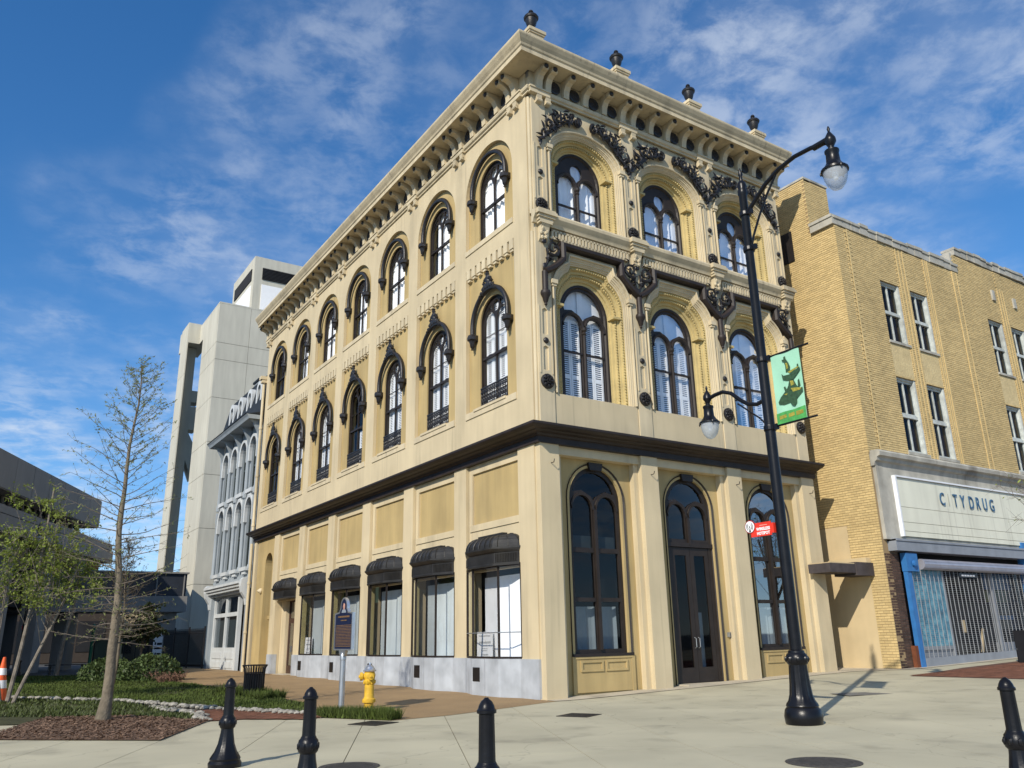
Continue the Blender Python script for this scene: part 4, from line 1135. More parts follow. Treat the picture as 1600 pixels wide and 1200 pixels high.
# steel beam, roller, posts, grille
b = MB(TB); b.box(12.5, 27.3, -0.2, 0.28, 3.80, 4.17); b.box(12.5, 27.3, -0.2, 0.31, 4.10, 4.15); bput(b, 'steel_beam', GALVP)
b = MB(TB); b.box(XB + 0.02, 12.98, -0.3, -0.03, 0.2, 3.8)
bput(b, 'brown_pier', mat('dark_mortar', (0.16, 0.13, 0.10), 0.95))
me = brick_mesh(lambda s, d, z: (s, YB - d + 0.03, z), XB + 0.05, 12.98, 0.22, 3.8, []); me.materials[0] = BROWNBRICK
o = put('brickwork', me, BB, BB_INV); tag(o, kind='stuff')
b = MB(TB); b.box(13.02, 13.24, 0.04, 0.18, 0.25, 3.72); b.box(13.0, 13.62, 0.03, 0.22, 3.18, 3.745); b.lathe([(0.10, 0.24), (0.10, 0.30), (0.05, 0.32)], (13.34, 0, 3.42), 10, axis='b'); bput(b, 'gate_post', BLUE)
b = MB(TB); b.box(20.5, 20.85, -0.05, 0.20, 0.4, 4.4); bput(b, 'gate_post', BLUE)
b = MB(TB); b.box(12.86, 13.02, 0.0, 0.14, 0.22, 0.95); bput(b, 'rust_plate', mat('rusty_steel', (0.16, 0.05, 0.02), 0.8, 0.2, 6, 0.3, 40))
b = MB(TB); b.lathe([(0.17, 13.85), (0.17, 20.5)], (0, 0.14, 3.42), 14, axis='a')
for i in range(12): b.box(13.85, 20.5, 0.295 - 0.0, 0.30, 3.30 + i * 0.02, 3.308 + i * 0.02)
bput(b, 'roller_tube', mat('roller_steel', (0.45, 0.45, 0.50), 0.45, 0.1, 3, 0.05, 40, metal=0.5))
gr = MB(TB)
x = 13.36
while x < 20.5:
    gr.box(x - 0.006, x + 0.006, 0.105, 0.125, 0.50, 3.28); x += 0.24
zg = 0.58
while zg < 3.28:
    gr.add([(13.3, 0.118, zg), (20.5, 0.118, zg + 0.0), (20.5, 0.118, zg + 0.007), (13.3, 0.118, zg + 0.007)], [(0, 1, 2, 3)]); zg += 0.062
o = bput(gr, 'roller_grille', mat('grille_steel', (0.30, 0.31, 0.32), 0.55, 0.1, 4, 0, 1), recalc=False); tag(o, kind='stuff')
b = MB(TB); b.add([(13.32, 0.06, 0.29), (20.5, 0.06, 0.49), (20.5, 0.16, 0.49), (13.32, 0.16, 0.29), (13.32, 0.06, 0.57), (20.5, 0.06, 0.72), (20.5, 0.16, 0.72), (13.32, 0.16, 0.57)], [(0, 1, 2, 3), (4, 5, 6, 7), (0, 1, 5, 4), (3, 2, 6, 7), (0, 3, 7, 4), (1, 2, 6, 5)]); bput(b, 'bottom_rail', GALVP)
b = MB(TB); b.box(16.0, 17.1, 0.13, 0.16, 3.05, 3.2); bput(b, 'name_plate', BLACKIRON)
b = MB(TB)
for i in range(5): b.box(16.15 + i * 0.17, 16.28 + i * 0.17, 0.16, 0.165, 3.10, 3.15)
bput(b, 'plate_mark', SWHITE)
# shop front behind the grille
b = MB(TB); b.box(13.0, 27.4, -1.6, -1.5, 0.2, 3.8); b.box(13.0, 27.4, -1.5, -0.3, 3.45, 3.8); bput(b, 'shop_interior', DARKIN)
MUR = bpy.data.materials.new('faded_mural'); MUR.use_nodes = True
t = MUR.node_tree; bs = t.nodes['Principled BSDF']; g = N(t, 'ShaderNodeNewGeometry')
n1 = N(t, 'ShaderNodeTexNoise'); n1.inputs['Scale'].default_value = 4.5; n1.inputs['Detail'].default_value = 9; n1.inputs['Roughness'].default_value = 0.72; t.links.new(g.outputs['Position'], n1.inputs['Vector'])
cr = N(t, 'ShaderNodeValToRGB'); t.links.new(n1.outputs[0], cr.inputs[0])
for p, c in ((0.3, (0.02, 0.06, 0.09, 1)), (0.45, (0.05, 0.20, 0.30, 1)), (0.58, (0.14, 0.38, 0.48, 1)), (0.72, (0.50, 0.52, 0.48, 1))):
    e = cr.color_ramp.elements.new(p); e.color = c
t.links.new(cr.outputs[0], bs.inputs['Base Color']); bs.inputs['Roughness'].default_value = 0.5
b = MB(TB); b.box(13.38, 15.22, -0.06, -0.01, 0.92, 3.4); bput(b, 'mural_window', MUR)
for q in ((13.30, 15.30, -0.3, -0.005, 0.80, 0.92), (15.22, 15.34, -0.3, 0.0, 0.4, 3.5), (18.55, 18.66, -0.3, -0.16, 0.5, 3.5), (13.3, 15.3, -0.4, -0.06, 0.3, 0.8), (18.6, 20.6, -0.4, -0.2, 0.5, 0.95)):
    b = MB(TB); b.box(*q); bput(b, 'shop_frame', GALVP)
b = MB(TB); b.add([(18.66, -0.25, 0.95), (20.6, -0.25, 0.95), (20.6, -0.25, 3.5), (18.66, -0.25, 3.5)], [(0, 1, 2, 3)]); bput(b, 'pane', DARKGLASS, recalc=False)
for q in ((18.7, 20.4, -0.5, -0.45, 2.75, 3.3), (19.3, 20.5, -0.6, -0.55, 1.7, 1.85)):
    b = MB(TB); b.box(*q); bput(b, 'window_banner', BLUE)
b = MB(TB); b.box(18.7, 20.3, -0.52, -0.5, 2.3, 2.7); bput(b, 'window_poster', mat('olive_poster', (0.25, 0.24, 0.08), 0.7))
b = MB(TB); b.prism([(17.75, 0.65), (17.85, 0.65), (18.1, 1.4), (18.03, 1.42)], -0.5, -0.45, 'b'); bput(b, 'poster_scrap', STUCCOP)
b = MB(TB); b.box(17.0, 17.15, -0.6, -0.55, 1.3, 1.7); bput(b, 'poster_scrap', STUCCOP)
# side canopy between the two buildings
b = MB(); b.box(10.05, 12.18, -0.80, 0.0 - 0.02, 3.13, 3.40); b.box(11.3, 12.18, -0.84, -0.02, 3.06, 3.46)
cn = b.build('side_canopy', mat('tar_canopy', (0.06, 0.05, 0.05), 0.8, 0.3, 3, 0.3, 20), None)
tag(cn, 'dark flat side door canopy between the cream pier and the buff brick wall', 'canopy')
b = MB(); b.box(10.1, 12.19, -0.78, -0.03, 3.401, 3.43); b.box(11.9, 12.15, -0.8, 0.6, 3.465, 3.62); b.build('canopy_top', STUCCOP, cn)

# ================================================================== white iron-front building behind
WB = empty('grey_terrace_building', (0, 24.8, 0), 'narrow pale grey building with slender arched windows and dark mansard dormers', 'building')
WI = (0, -24.8, 0)
def wput(b, name, m, parent=WB, smooth=False): return b.build(name, m, parent, smooth, loc=WI if parent is WB else (0, 0, 0))
WC = [25.95 + 1.82 * i for i in range(4)]
b = MB(TL); hl = []
for c in WC:
    hl.append(arch(c, 5.05, 7.95, 0.58, 0.66, 12)); hl.append(arch(c, 9.05, 11.2, 0.58, 0.66, 12))
b.plate(rect(24.86, 32.4, 4.0, 12.6), hl, -0.4, -0.05); wput(b, 'wall', WHITEB)
b = MB(); b.box(0.5, 8, 24.9, 32.3, 0, 13.2); wput(b, 'interior_core', DARKIN)
b = MB(); b.box(0.06, 8, 32.2, 32.4, 0, 12.6); wput(b, 'end_wall', WHITEB)
hm = MB(TL); hm.sweep(arch(0, 7.4, 7.95, 0.59, 0.67, 12), [(0, -0.05), (0, 0.1), (0.13, 0.12), (0.16, -0.05)]); hm = hm.mesh('arch_hood', WHITEG)
hm3 = MB(TL); hm3.sweep(arch(0, 10.65, 11.2, 0.59, 0.67, 12), [(0, -0.05), (0, 0.1), (0.13, 0.12), (0.16, -0.05)]); hm3 = hm3.mesh('arch_hood', WHITEG)
def tw(zb, zs):
    b = MB(TL); b.plate(arch(0, zb, zs, 0.59, 0.67, 12), [arch(0, (zb + zs) / 2 + 0.3, zs, 0.50, 0.58, 10), rect(-0.50, 0.50, zb + 0.1, (zb + zs) / 2 + 0.2)], -0.22, -0.16); return b.mesh('window', mat('dark_sash', (0.05, 0.065, 0.065), 0.6) if 'dark_sash' not in bpy.data.materials else bpy.data.materials['dark_sash'])
def tp(zb, zs):
    b = MB(TL); p = arch(0, zb, zs, 0.56, 0.64, 12); b.add([(q[0], -0.20, q[1]) for q in p], [tuple(range(len(p)))]); return b.mesh('pane', DARKGLASS, recalc=False)
t2, t3, q2, q3 = tw(5.05, 7.95), tw(9.05, 11.2), tp(5.05, 7.95), tp(9.05, 11.2)
s2 = MB(TL); s2.box(-0.58, 0.58, -0.1, 0.18, 4.88, 5.06); s2.box(-0.3, 0.3, -0.1, 0.1, 4.72, 4.88); s2 = s2.mesh('sill', WHITEG)
s3 = MB(TL); s3.box(-0.58, 0.58, -0.1, 0.18, 8.86, 9.06); s3.box(-0.3, 0.3, -0.1, 0.1, 8.68, 8.86); s3 = s3.mesh('sill', WHITEG)
cl_ = MB(TL); cl_.lathe([(0.14, 4.9), (0.14, 5.1), (0.10, 5.15), (0.10, 8.0), (0.13, 8.1), (0.13, 8.6)], (0, 0.04, 0), 8); cl_.lathe([(0.14, 8.7), (0.14, 9.0), (0.10, 9.1), (0.10, 11.2), (0.14, 11.4), (0.10, 11.6)], (0, 0.04, 0), 8); cl_ = cl_.mesh('column', WHITEB, True)
bk = MB(TL); bk.prism([(0, 12.6), (0, 11.5), (0.12, 11.5), (0.18, 11.9), (0.42, 12.35), (0.62, 12.45), (0.62, 12.6)], -0.09, 0.09, 'a'); bk = bk.mesh('bracket', WHITEB)
dm = MB(TL); dm.plate(arch(0, 13.0, 14.45, 0.50, 0.50, 12), [arch(0, 13.15, 14.45, 0.28, 0.28, 10)], -0.10, 0.25); dm = dm.mesh('dormer', WHITEG)
dmr = MB(TL); p = arch(0, 13.02, 14.45, 0.48, 0.48, 10); dmr.plate(p, [], -1.1, 0.10); dmr = dmr.mesh('dormer_cheek', SLATE)
for c in WC:
    L = (0, c - 24.8, 0)
    w = put('window', t2, WB, L); put('pane', q2, w); put('arch_hood', hm, w); put('sill', s2, w)
    w = put('window', t3, WB, L); put('pane', q3, w); put('arch_hood', hm3, w); put('sill', s3, w)
    d = put('dormer', dm, WB, (0.25, c - 24.8, 0)); put('dormer_cheek', dmr, d)
for i in range(5):
    c = WC[0] - 0.91 + 1.82 * i
    put('column', cl_, WB, (0, c - 24.8, 0)); put('bracket', bk, WB, (0, c - 24.8, 0))
b = MB(TL); b.prism([(0, 12.5), (0.72, 12.5), (0.78, 12.62), (0.86, 12.72), (0, 12.8)], 24.75, 33.0, 'a'); wput(b, 'cornice', WHITEB)
b = MB(TL); b.prism([(0.9, 12.75), (0.86, 12.72), (0.2, 12.9), (-0.35, 15.3), (-6, 15.4), (-6, 12.7)], 24.75, 33.0, 'a'); wput(b, 'mansard_roof', SLATE)
for y, x, z in ((30.9, 1.2, 16.4), (32.4, 1.0, 15.7)):
    b = MB(); b.box(x, x + 0.9, y - 0.5, y + 0.5, 13, z); b.box(x - 0.08, x + 1.0, y - 0.6, y + 0.6, z, z + 0.12, 1); b.build('chimney', [WHITEB, SLATE], WB, loc=WI)
# shop front
b = MB(TL); b.prism([(-0.3, 3.85), (0.12, 3.85), (0.16, 3.95), (0.28, 3.97), (0.30, 4.06), (0.38, 4.1), (0.40, 4.2), (0.48, 4.24), (0.48, 4.36), (-0.3, 4.42)], 25.3, 32.3, 'a'); wput(b, 'shop_cornice', WHITEG)
for y in (25.15, 32.3):
    b = MB(TL); b.prism([(0, 4.5), (0, 3.2), (0.1, 3.2), (0.15, 3.5), (0.35, 3.8), (0.42, 4.1), (0.4, 4.4), (0.3, 4.5)], y - 0.18, y + 0.18, 'a'); wput(b, 'console', WHITEG)
for a_, c_ in ((31.95, 32.4), (24.86, 25.2)):
    b = MB(TL); b.box(a_, c_, -0.4, 0.06, 0, 3.9); wput(b, 'pier', WHITEB)
b = MB(TL)
b.plate(rect(27.0, 31.95, 0.0, 3.9), [rect(27.25, 29.35, 1.2, 2.75), rect(29.55, 31.75, 1.2, 2.75), rect(27.25, 29.35, 2.95, 3.75), rect(29.55, 31.75, 2.95, 3.75)], -0.3, -0.12)
for a, c in ((27.3, 29.3), (29.6, 31.7)):
    for z0, z1 in ((0.2, 0.5), (0.65, 0.98)): b.box(a + 0.1, c - 0.1, -0.12, -0.09, z0, z1)
w = wput(b, 'shop_window', WHITEG)
b = MB(TL); b.add([(27.2, -0.22, 1.1), (31.8, -0.22, 1.1), (31.8, -0.22, 3.8), (27.2, -0.22, 3.8)], [(0, 1, 2, 3)]); b.build('pane', DARKGLASS, w, recalc=False)
b = MB(TL)
for i in range(40): b.box(27.2 + i * 0.115, 27.2 + i * 0.115 + 0.05, -0.36, -0.32, 1.1, 2.8)
b.build('curtain', mat('grey_curtain', (0.3, 0.32, 0.31), 0.9), w)
b = MB(TL); b.plate(rect(25.2, 27.0, 0.0, 3.9), [rect(25.4, 26.8, 2.95, 3.75), rect(25.7, 26.5, 1.1, 2.6)], -0.5, -0.4); d = wput(b, 'door', GALVP)
b = MB(TL); b.add([(25.3, -0.45, 1.0), (26.9, -0.45, 1.0), (26.9, -0.45, 3.8), (25.3, -0.45, 3.8)], [(0, 1, 2, 3)]); b.build('pane', DARKGLASS, d, recalc=False)

# ================================================================== concrete tower
TW = empty('concrete_tower', (2, 46, 0), 'tall pale bare concrete tower block behind the grey terrace', 'building')
TI = (-2, -46, 0)
def tput(b, name, m, parent=TW): return b.build(name, m, parent, loc=TI if parent is TW else (0, 0, 0))
seamx = [1.9, 4.4, 6.9, 9.4, 11.9, 14.4]
seamz = [0, 5.5, 9.5, 13.5, 16.0, 19.5, 22.6, 24.0, 27.3]
b = MB(); b.box(2.0, 14.3, 46.1, 50.9, 0, 27.2); tput(b, 'core', mat('dark_seam', (0.16, 0.15, 0.13), 0.95))  # darker core colour shows through the gaps between panels
for i in range(5):
    for j in range(8):
        b = MB(); b.box(seamx[i] + 0.012, seamx[i + 1] - 0.012, 46.0, 46.25, seamz[j] + 0.015, seamz[j + 1] - 0.015); tput(b, 'concrete_panel', TOWERC)
for j in range(8):
    for y0, y1 in ((46.27, 48.6), (48.63, 51.0)):
        b = MB(); b.box(1.9, 2.1, y0, y1, seamz[j] + 0.015, seamz[j + 1] - 0.015); tput(b, 'concrete_panel', TOWERC)
b = MB(); b.box(1.9, 14.4, 46.0, 52.4, 27.3, 27.42); b.box(1.9, 2.1, 51.0, 52.4, 25.8, 27.3); tput(b, 'roof_coping', TOWERC)
# roof plant house
b = MB(); b.box(5.4, 12.5, 50.0, 57.0, 27.4, 34.0); tput(b, 'plant_house', TOWERC)
b = MB(); b.box(6.1, 12.2, 49.93, 50.02, 31.9, 33.0); b.box(5.33, 5.42, 50.7, 56.2, 31.9, 33.0)
for i in range(8): b.box(6.1, 12.2, 49.88, 49.94, 31.95 + i * 0.13, 32.0 + i * 0.13)
tput(b, 'louvre', DARKIN)
b = MB(); b.box(6.1, 12.2, 49.93, 50.02, 28.0, 31.4); b.box(5.33, 5.42, 50.7, 56.2, 28.0, 31.4); tput(b, 'white_panel', SWHITE)
# portal pylon to the left
for j in range(6):
    b = MB(); b.box(0.92, 1.0, 52.3, 54.9, j * 4.6 + 0.012, j * 4.6 + 4.588); tput(b, 'pylon_panel', TOWERC)
b = MB(); b.box(0.94, 0.99, 52.35, 54.85, 0, 27.5); tput(b, 'pylon_core', bpy.data.materials['dark_seam'])
b = MB(); b.box(1.0, 1.95, 53.6, 54.85, 0, 25.9); tput(b, 'pylon_web', TOWERC)
b = MB(); b.box(1.0, 2.6, 52.3, 56.0, 25.8, 27.58); tput(b, 'portal_beam', TOWERC)
b = MB(); b.box(1.95, 2.6, 53.6, 55.0, 21.0, 22.0); b.box(1.95, 2.6, 53.6, 55.0, 18.6, 20.6); b.prism([(1.95, 16.0), (2.6, 14.4), (2.6, 17.2), (1.95, 18.4)], 53.6, 55.0, 'b'); tput(b, 'tie_beam', TOWERC)

# ================================================================== low brutalist block on the left
hd = radians(23.4)
ex, ey = sin(hd), cos(hd)
LB = empty('low_concrete_block', (-4.72, 46, 0), 'low dark grey ribbed concrete block with strip windows behind the leafy tree', 'building')
def TLB(s, d, z): return (ex * s + ey * d, ey * s - ex * d, z)      # s along the front (0 = far end), d outwards
def lput(b, name, m, parent=LB): return b.build(name, m, parent)
b = MB(TLB); b.box(-34, 0.0, -12, 0.0, 9.1, 11.0); lput(b, 'parapet', DARKC)
for i in range(14):
    b = MB(TLB); b.box(-33.5 + i * 2.4, -33.5 + i * 2.4 + 2.36, 0.0, 0.05, 9.15, 10.95); lput(b, 'parapet_panel', DARKC)
b = MB(TLB); b.box(-33, -1.3, -11, -0.9, 8.35, 9.1); lput(b, 'strip_window', DARKGLASS)
b = MB(TLB); b.box(-33, -1.4, -11, -1.4, 8.3, 9.1); lput(b, 'window_core', mat('pale_blind', (0.62, 0.68, 0.70), 0.7))
mu = MB(TLB); mu.box(-0.05, 0.05, -1.0, -0.8, 8.35, 9.1); mu = mu.mesh('mullion', DARKC)
for i in range(34):
    s = -1.5 - i * 0.9; p = TLB(s, 0, 0); put('mullion', mu, LB, p)
b = MB(TLB); b.box(-34, 4.2, -12, -0.1, 8.02, 8.42); lput(b, 'spandrel', DARKC)
b = MB(TLB); b.box(-34, 4.3, -12, -0.02, 7.1, 7.95); lput(b, 'spandrel', DARKC)
b = MB(TLB); b.box(-34, 4.0, -12, -0.3, 7.95, 8.02); lput(b, 'groove', DARKIN)
b = MB(TLB); b.box(-33, 3.8, -11.5, -0.8, 5.5, 7.1); lput(b, 'window_band', DARKGLASS)
b = MB(TLB); b.box(-33, 3.6, -11.5, -1.3, 3.6, 7.1); lput(b, 'window_band_core', DARKIN)
for i in range(6):
    b = MB(TLB); b.box(-30 + i * 5.6, -28.6 + i * 5.6, -1.2, -0.3, 0, 7.1); lput(b, 'column', DARKC)
for a, c in ((-2.0, -0.6), (0.4, 3.0), (-5, -4)):
    b = MB(TLB); b.box(a, c, -1.0, -0.5, 5.7, 7.0); lput(b, 'brick_panel', mat('red_brick_panel', (0.20, 0.07, 0.04), 0.9))if a == -2.0 else lput(b, 'brick_panel', bpy.data.materials['red_brick_panel'])
b = MB(TLB); b.box(-33, 3.5, -12, -5.5, 0, 5.5); lput(b, 'recessed_front', DARKIN)
rr = random.Random(8)
b = MB(TLB)
for i in range(500):
    s = rr.uniform(-0.3, 4.2) if i % 2 else rr.uniform(-14, -1.5); z0 = 8.44 if i % 2 else 8.42
    x, d, z = s, rr.uniform(-0.9, -0.15), z0 + abs(rr.gauss(0, 0.12))
    q = rr.uniform(0.05, 0.11); a = rr.uniform(0, 6)
    b.add([(x - q, d, z), (x + q * cos(a), d + q * sin(a), z + q), (x + q, d - q, z - q * 0.5)], [(0, 1, 2)])
o = lput(b, 'planter_foliage', mat('planter_leaves', (0.05, 0.03, 0.025), 0.8, 0.3, 3, 0, 1, island=0.5)); tag(o, kind='stuff')

# ---- footbridge joining the block and the tower
FB = empty('footbridge', (-5, 42.5, 0), 'dark enclosed concrete footbridge crossing in front of the tower', 'bridge')
FI = (5, -42.5, 0)
def fput(b, name, m): return b.build(name, m, FB, loc=FI)
b = MB(); b.box(-13, 0.75, 42.0, 45.5, 3.45, 4.45); fput(b, 'deck', DARKC)
b = MB(); b.box(-13, 0.65, 42.15, 45.3, 4.45, 5.9); fput(b, 'glass_core', mat('dark_slate_glass', (0.035, 0.04, 0.05), 0.25, 0.1, 1, 0, 1))
for i in range(8):
    b = MB(); b.box(0.45 - i * 1.7, 0.52 - i * 1.7, 42.08, 42.15, 4.45, 5.9); fput(b, 'mullion', DARKC)
b = MB(); b.box(-13, 0.75, 42.0, 45.5, 5.9, 6.0); fput(b, 'roof', DARKC)
b = MB(); b.box(-1.2, 0.3, 42.6, 44.5, 0, 3.45); fput(b, 'pier', DARKC)
# ---- pale buildings far down the street
for (x, y, w, h, lab) in ((0.4, 78, 4.6, 4.6, 'far cream low building seen under the footbridge left of its pier'), (6.6, 80, 2.6, 9.0, 'far cream and brick building seen under the footbridge right of its pier')):
    f = empty('far_building', (x, y, 0), lab, 'building')
    b = MB(); b.box(0, w, 0, 6, 0, h); b.build('wall', STUCCOP, f)
    b = MB(); b.box(-0.1, w + 0.1, -0.1, 0, h * 0.48, h * 0.62); b.build('brick_band', bpy.data.materials['red_brick_panel'], f)
    for i in range(int(w / 1.6)):
        b = MB(); b.box(0.5 + i * 1.6, 1.4 + i * 1.6, -0.06, 0, 0.6, 2.2); b.build('window', DARKGLASS, f)

FD = empty('far_building', (-30, 70, 0), 'long dark far building added to block the bright horizon behind the leafy tree', 'building')  # added dark block, shuts out the bright horizon under the footbridge
b = MB(); b.box(0, 30.2, 0, 8, 0, 5.2); b.build('wall', mat('dark_brown_wall', (0.06, 0.045, 0.035), 0.9), FD)
b = MB(); b.box(-0.2, 30.4, -0.2, 8, 5.2, 5.5); b.build('parapet', DARKC, FD)
for i in range(9):
    b = MB(); b.box(1 + i * 3.3, 3.3 + i * 3.3, -0.05, 0, 0.9, 3.6); b.build('window', DARKIN, FD)
# ================================================================== ground
def sheet(name, poly, dz, m, cuts=3, T=None):
    bm = bmesh.new()
    f = bm.faces.new([bm.verts.new((p[0], p[1], 0)) for p in poly])
    bmesh.ops.triangulate(bm, faces=[f])
    if cuts: bmesh.ops.subdivide_edges(bm, edges=bm.edges[:], cuts=cuts, use_grid_fill=True)
    for v in bm.verts: v.co.z = gh(v.co.x, v.co.y) + dz
    bmesh.ops.recalc_face_normals(bm, faces=bm.faces)
    me = bpy.data.meshes.new(name); bm.to_mesh(me); bm.free()
    me.materials.append(m)
    if me.polygons and me.polygons[0].normal.z < 0: me.flip_normals()
    return put(name, me)
ASPH = mat('asphalt', (0.07, 0.068, 0.065), 0.9, 0.15, 0.4, 0.3, 60)
b = MB(); b.add([(-900, -900, -0.06), (900, -900, -0.06), (900, 900, -0.06), (-900, 900, -0.06)], [(0, 1, 2, 3)])
tag(b.build('ground', ASPH), kind='structure')
# concrete slabs
PAV = empty('plaza_pavement', (0, 0, 0)); tag(PAV, kind='structure')
b = MB(); b.add([(-18, -20, -0.03), (30, -20, -0.03), (30, 6, -0.03), (-18, 6, -0.03)], [(0, 1, 2, 3)])
SUB = mat('joint_filler', (0.10, 0.09, 0.07), 0.95)
def subbase():
    n = 24; vs = []; fs = []
    for i in range(n + 1):
        for j in range(13):
            x = -18 + 48 * i / n; y = -20 + 26 * j / 12
            vs.append((x, y, gh(x, y) - 0.012))
    for i in range(n):
        for j in range(12):
            q = i * 13 + j; fs.append((q, q + 13, q + 14, q + 1))
    b = MB(); b.add(vs, fs); b.build('joint_bed', SUB, PAV)
subbase()
ra = radians(26); U = (sin(ra), cos(ra)); V = (cos(ra), -sin(ra))
rr = random.Random(12)
# slab origin chosen so the joints run through the mulch-bed corner
ox, oy = -8.80, -2.12
def slab(i, j):
    P = []
    for a, c in ((i * 1.5 + 0.006, j * 3.0 + 0.006), (i * 1.5 + 1.494, j * 3.0 + 0.006), (i * 1.5 + 1.494, j * 3.0 + 2.994), (i * 1.5 + 0.006, j * 3.0 + 2.994)):
        P.append((ox + V[0] * a + U[0] * c, oy + V[1] * a + U[1] * c))
    cx_ = sum(p[0] for p in P) / 4; cy_ = sum(p[1] for p in P) / 4
    if not (-17 < cx_ < 29 and -18.5 < cy_ < (9.0 if cx_ < -9 else 5.5)): return
    if cx_ > 1.2 and cy_ > 1.2: return
    if cy_ > 2.5 and cx_ > -8.5: return
    b = MB(); n = 4; vs = []; fs = []
    for k in range(n + 1):
        for l in range(2):
            u = k / n
            e0 = [P[0][q] + (P[1][q] - P[0][q]) * u for q in (0, 1)]; e1 = [P[3][q] + (P[2][q] - P[3][q]) * u for q in (0, 1)]
            e = e0 if l == 0 else e1
            vs.append((e[0], e[1], gh(*e)))
    for k in range(n): fs.append((2 * k, 2 * k + 2, 2 * k + 3, 2 * k + 1))
    m_ = len(vs)
    vs += [(p[0], p[1], gh(*p) - 0.03) for p in P]
    tops = [0, 2 * n, 2 * n + 1, 1]
    fs.append((0,) + tuple(2 * k for k in range(1, n + 1)) + (m_ + 1, m_)); fs.append((2 * n, 2 * n + 1, m_ + 2, m_ + 1)); fs.append((1,) + tuple(2 * k + 1 for k in range(1, n + 1)) + (m_ + 2, m_ + 3)); fs.append((0, 1, m_ + 3, m_))
    b.add(vs, fs); b.build('paving_slab', CONC, PAV)
for i in range(-8, 30):
    for j in range(-8, 10): slab(i, j)
agg = [(0.1, -0.4), (-0.45, -0.52), (-3.45, -1.6), (-4.75, -1.75), (-5.5, -0.2), (-4.5, 3.0), (-4.3, 7), (-4.5, 12), (-4.9, 19), (-4.0, 24), (-3.6, 36), (-0.2, 36), (0.1, 32), (0.1, 24)]
tag(sheet('aggregate_pavement', agg, 0.006, AGG, 3), kind='structure')
tag(sheet('front_kerb', [(0.0, -0.40), (0.55, -0.50), (10.9, -0.55), (12.25, -1.6), (16, -1.75), (24, -1.75), (24, -1.0), (12.3, -1.0), (10.95, 0.3), (0.0, 0.3)], 0.012, CONC2, 4), kind='structure')
tag(sheet('alley_pavement', [(10.85, 0.2), (12.3, -1.2), (12.3, 4), (10.85, 4)], 0.016, CONC2, 2), kind='structure')
# brick paved band on the right
PV = empty('brick_pavement', (0, 0, 0)); tag(PV, kind='structure')
s0 = sheet('paver_bed', [(9.8, -3.0), (13.3, -2.5), (24, -2.2), (24, -9), (9.9, -9)], 0.004, mat('paver_joint', (0.12, 0.06, 0.04), 0.95), 4); s0.parent = PV
b = MB(); rr = random.Random(4)
for i in range(64):
    for j in range(38):
        x = 9.92 + i * 0.215; y = -8.9 + j * 0.16 + (0)
        x += 0.1 * (j % 2)
        if y > -3.0 + (x - 9.8) * 0.1: continue
        z = gh(x, y) + 0.004 + rr.uniform(0.004, 0.009); zz_ = gh(x + 0.2, y) + 0.004 + 0.006
        b.add([(x, y, z), (x + 0.2, y, zz_), (x + 0.2, y + 0.145, zz_), (x, y + 0.145, z)], [(0, 1, 2, 3)])
tag(b.build('brick_pavers', PAVER, PV, recalc=False), kind='stuff')
# ---- planting area
grass_poly = [(-16, 11.6), (-10.2, 11.2), (-7.8, 7.7), (-6.75, 3.9), (-5.6, 1.0), (-5.1, 1.0), (-4.6, 3.0), (-4.4, 7), (-4.6, 12), (-5.0, 19), (-4.1, 23.7), (-9.1, 30.5), (-16, 30.5)]
cover_poly = [(-16, 5.6), (-10.7, 4.75), (-9.88, 3.82), (-8.5, 3.0), (-7.5, 1.0), (-7.2, 2.8), (-8.1, 7.1), (-10.4, 10.7), (-16, 11.2)]
strip_poly = [(-5.5, -0.25), (-4.75, -1.74), (-4.45, -1.6), (-4.9, 0.2), (-5.3, 0.9)]
mulch_poly = [(-10.9, -0.08), (-8.80, -2.10), (-7.43, 0.65), (-8.4, 2.9), (-9.88, 3.80), (-10.85, 1.1)]
red_poly = [(-7.40, 0.66), (-6.8, 0.52), (-5.86, -0.38), (-5.5, -0.2), (-5.45, 0.9), (-6.7, 3.6), (-7.3, 3.2)]
tag(sheet('lawn', grass_poly, 0.010, SOIL, 3), kind='structure')
tag(sheet('ground_cover_bed', cover_poly, 0.014, SOIL, 3), kind='structure')
tag(sheet('verge', strip_poly, 0.012, SOIL, 2), kind='structure')
tag(sheet('mulch_bed', mulch_poly, 0.018, MULCH, 3), kind='structure')
RP = sheet('red_brick_path', red_poly, 0.010, mat('path_joint', (0.14, 0.07, 0.04), 0.95), 3); tag(RP, kind='structure')
def inside(p, poly):
    x, y = p; c = False; n = len(poly); j = n - 1
    for i in range(n):
        xi, yi = poly[i]; xj, yj = poly[j]
        if (yi > y) != (yj > y) and x < (xj - xi) * (y - yi) / (yj - yi) + xi: c = not c
        j = i
    return c
b = MB(); rr = random.Random(14)
for i in range(-20, 40):
    for j in range(-40, 40):
        u, v = i * 0.215 + 0.1 * (j % 2), j * 0.115
        x = -6.8 + V[0] * u + U[0] * v; y = 0.5 + V[1] * u + U[1] * v
        if not inside((x, y), red_poly): continue
        q = [(-0.1, -0.05), (0.1, -0.05), (0.1, 0.05), (-0.1, 0.05)]
        z = gh(x, y) + 0.010 + rr.uniform(0.006, 0.014)
        b.add([(x + V[0] * a + U[0] * c, y + V[1] * a + U[1] * c, z) for a, c in q], [(0, 1, 2, 3)])
tag(b.build('path_bricks', PAVER, RP, recalc=False), kind='stuff')
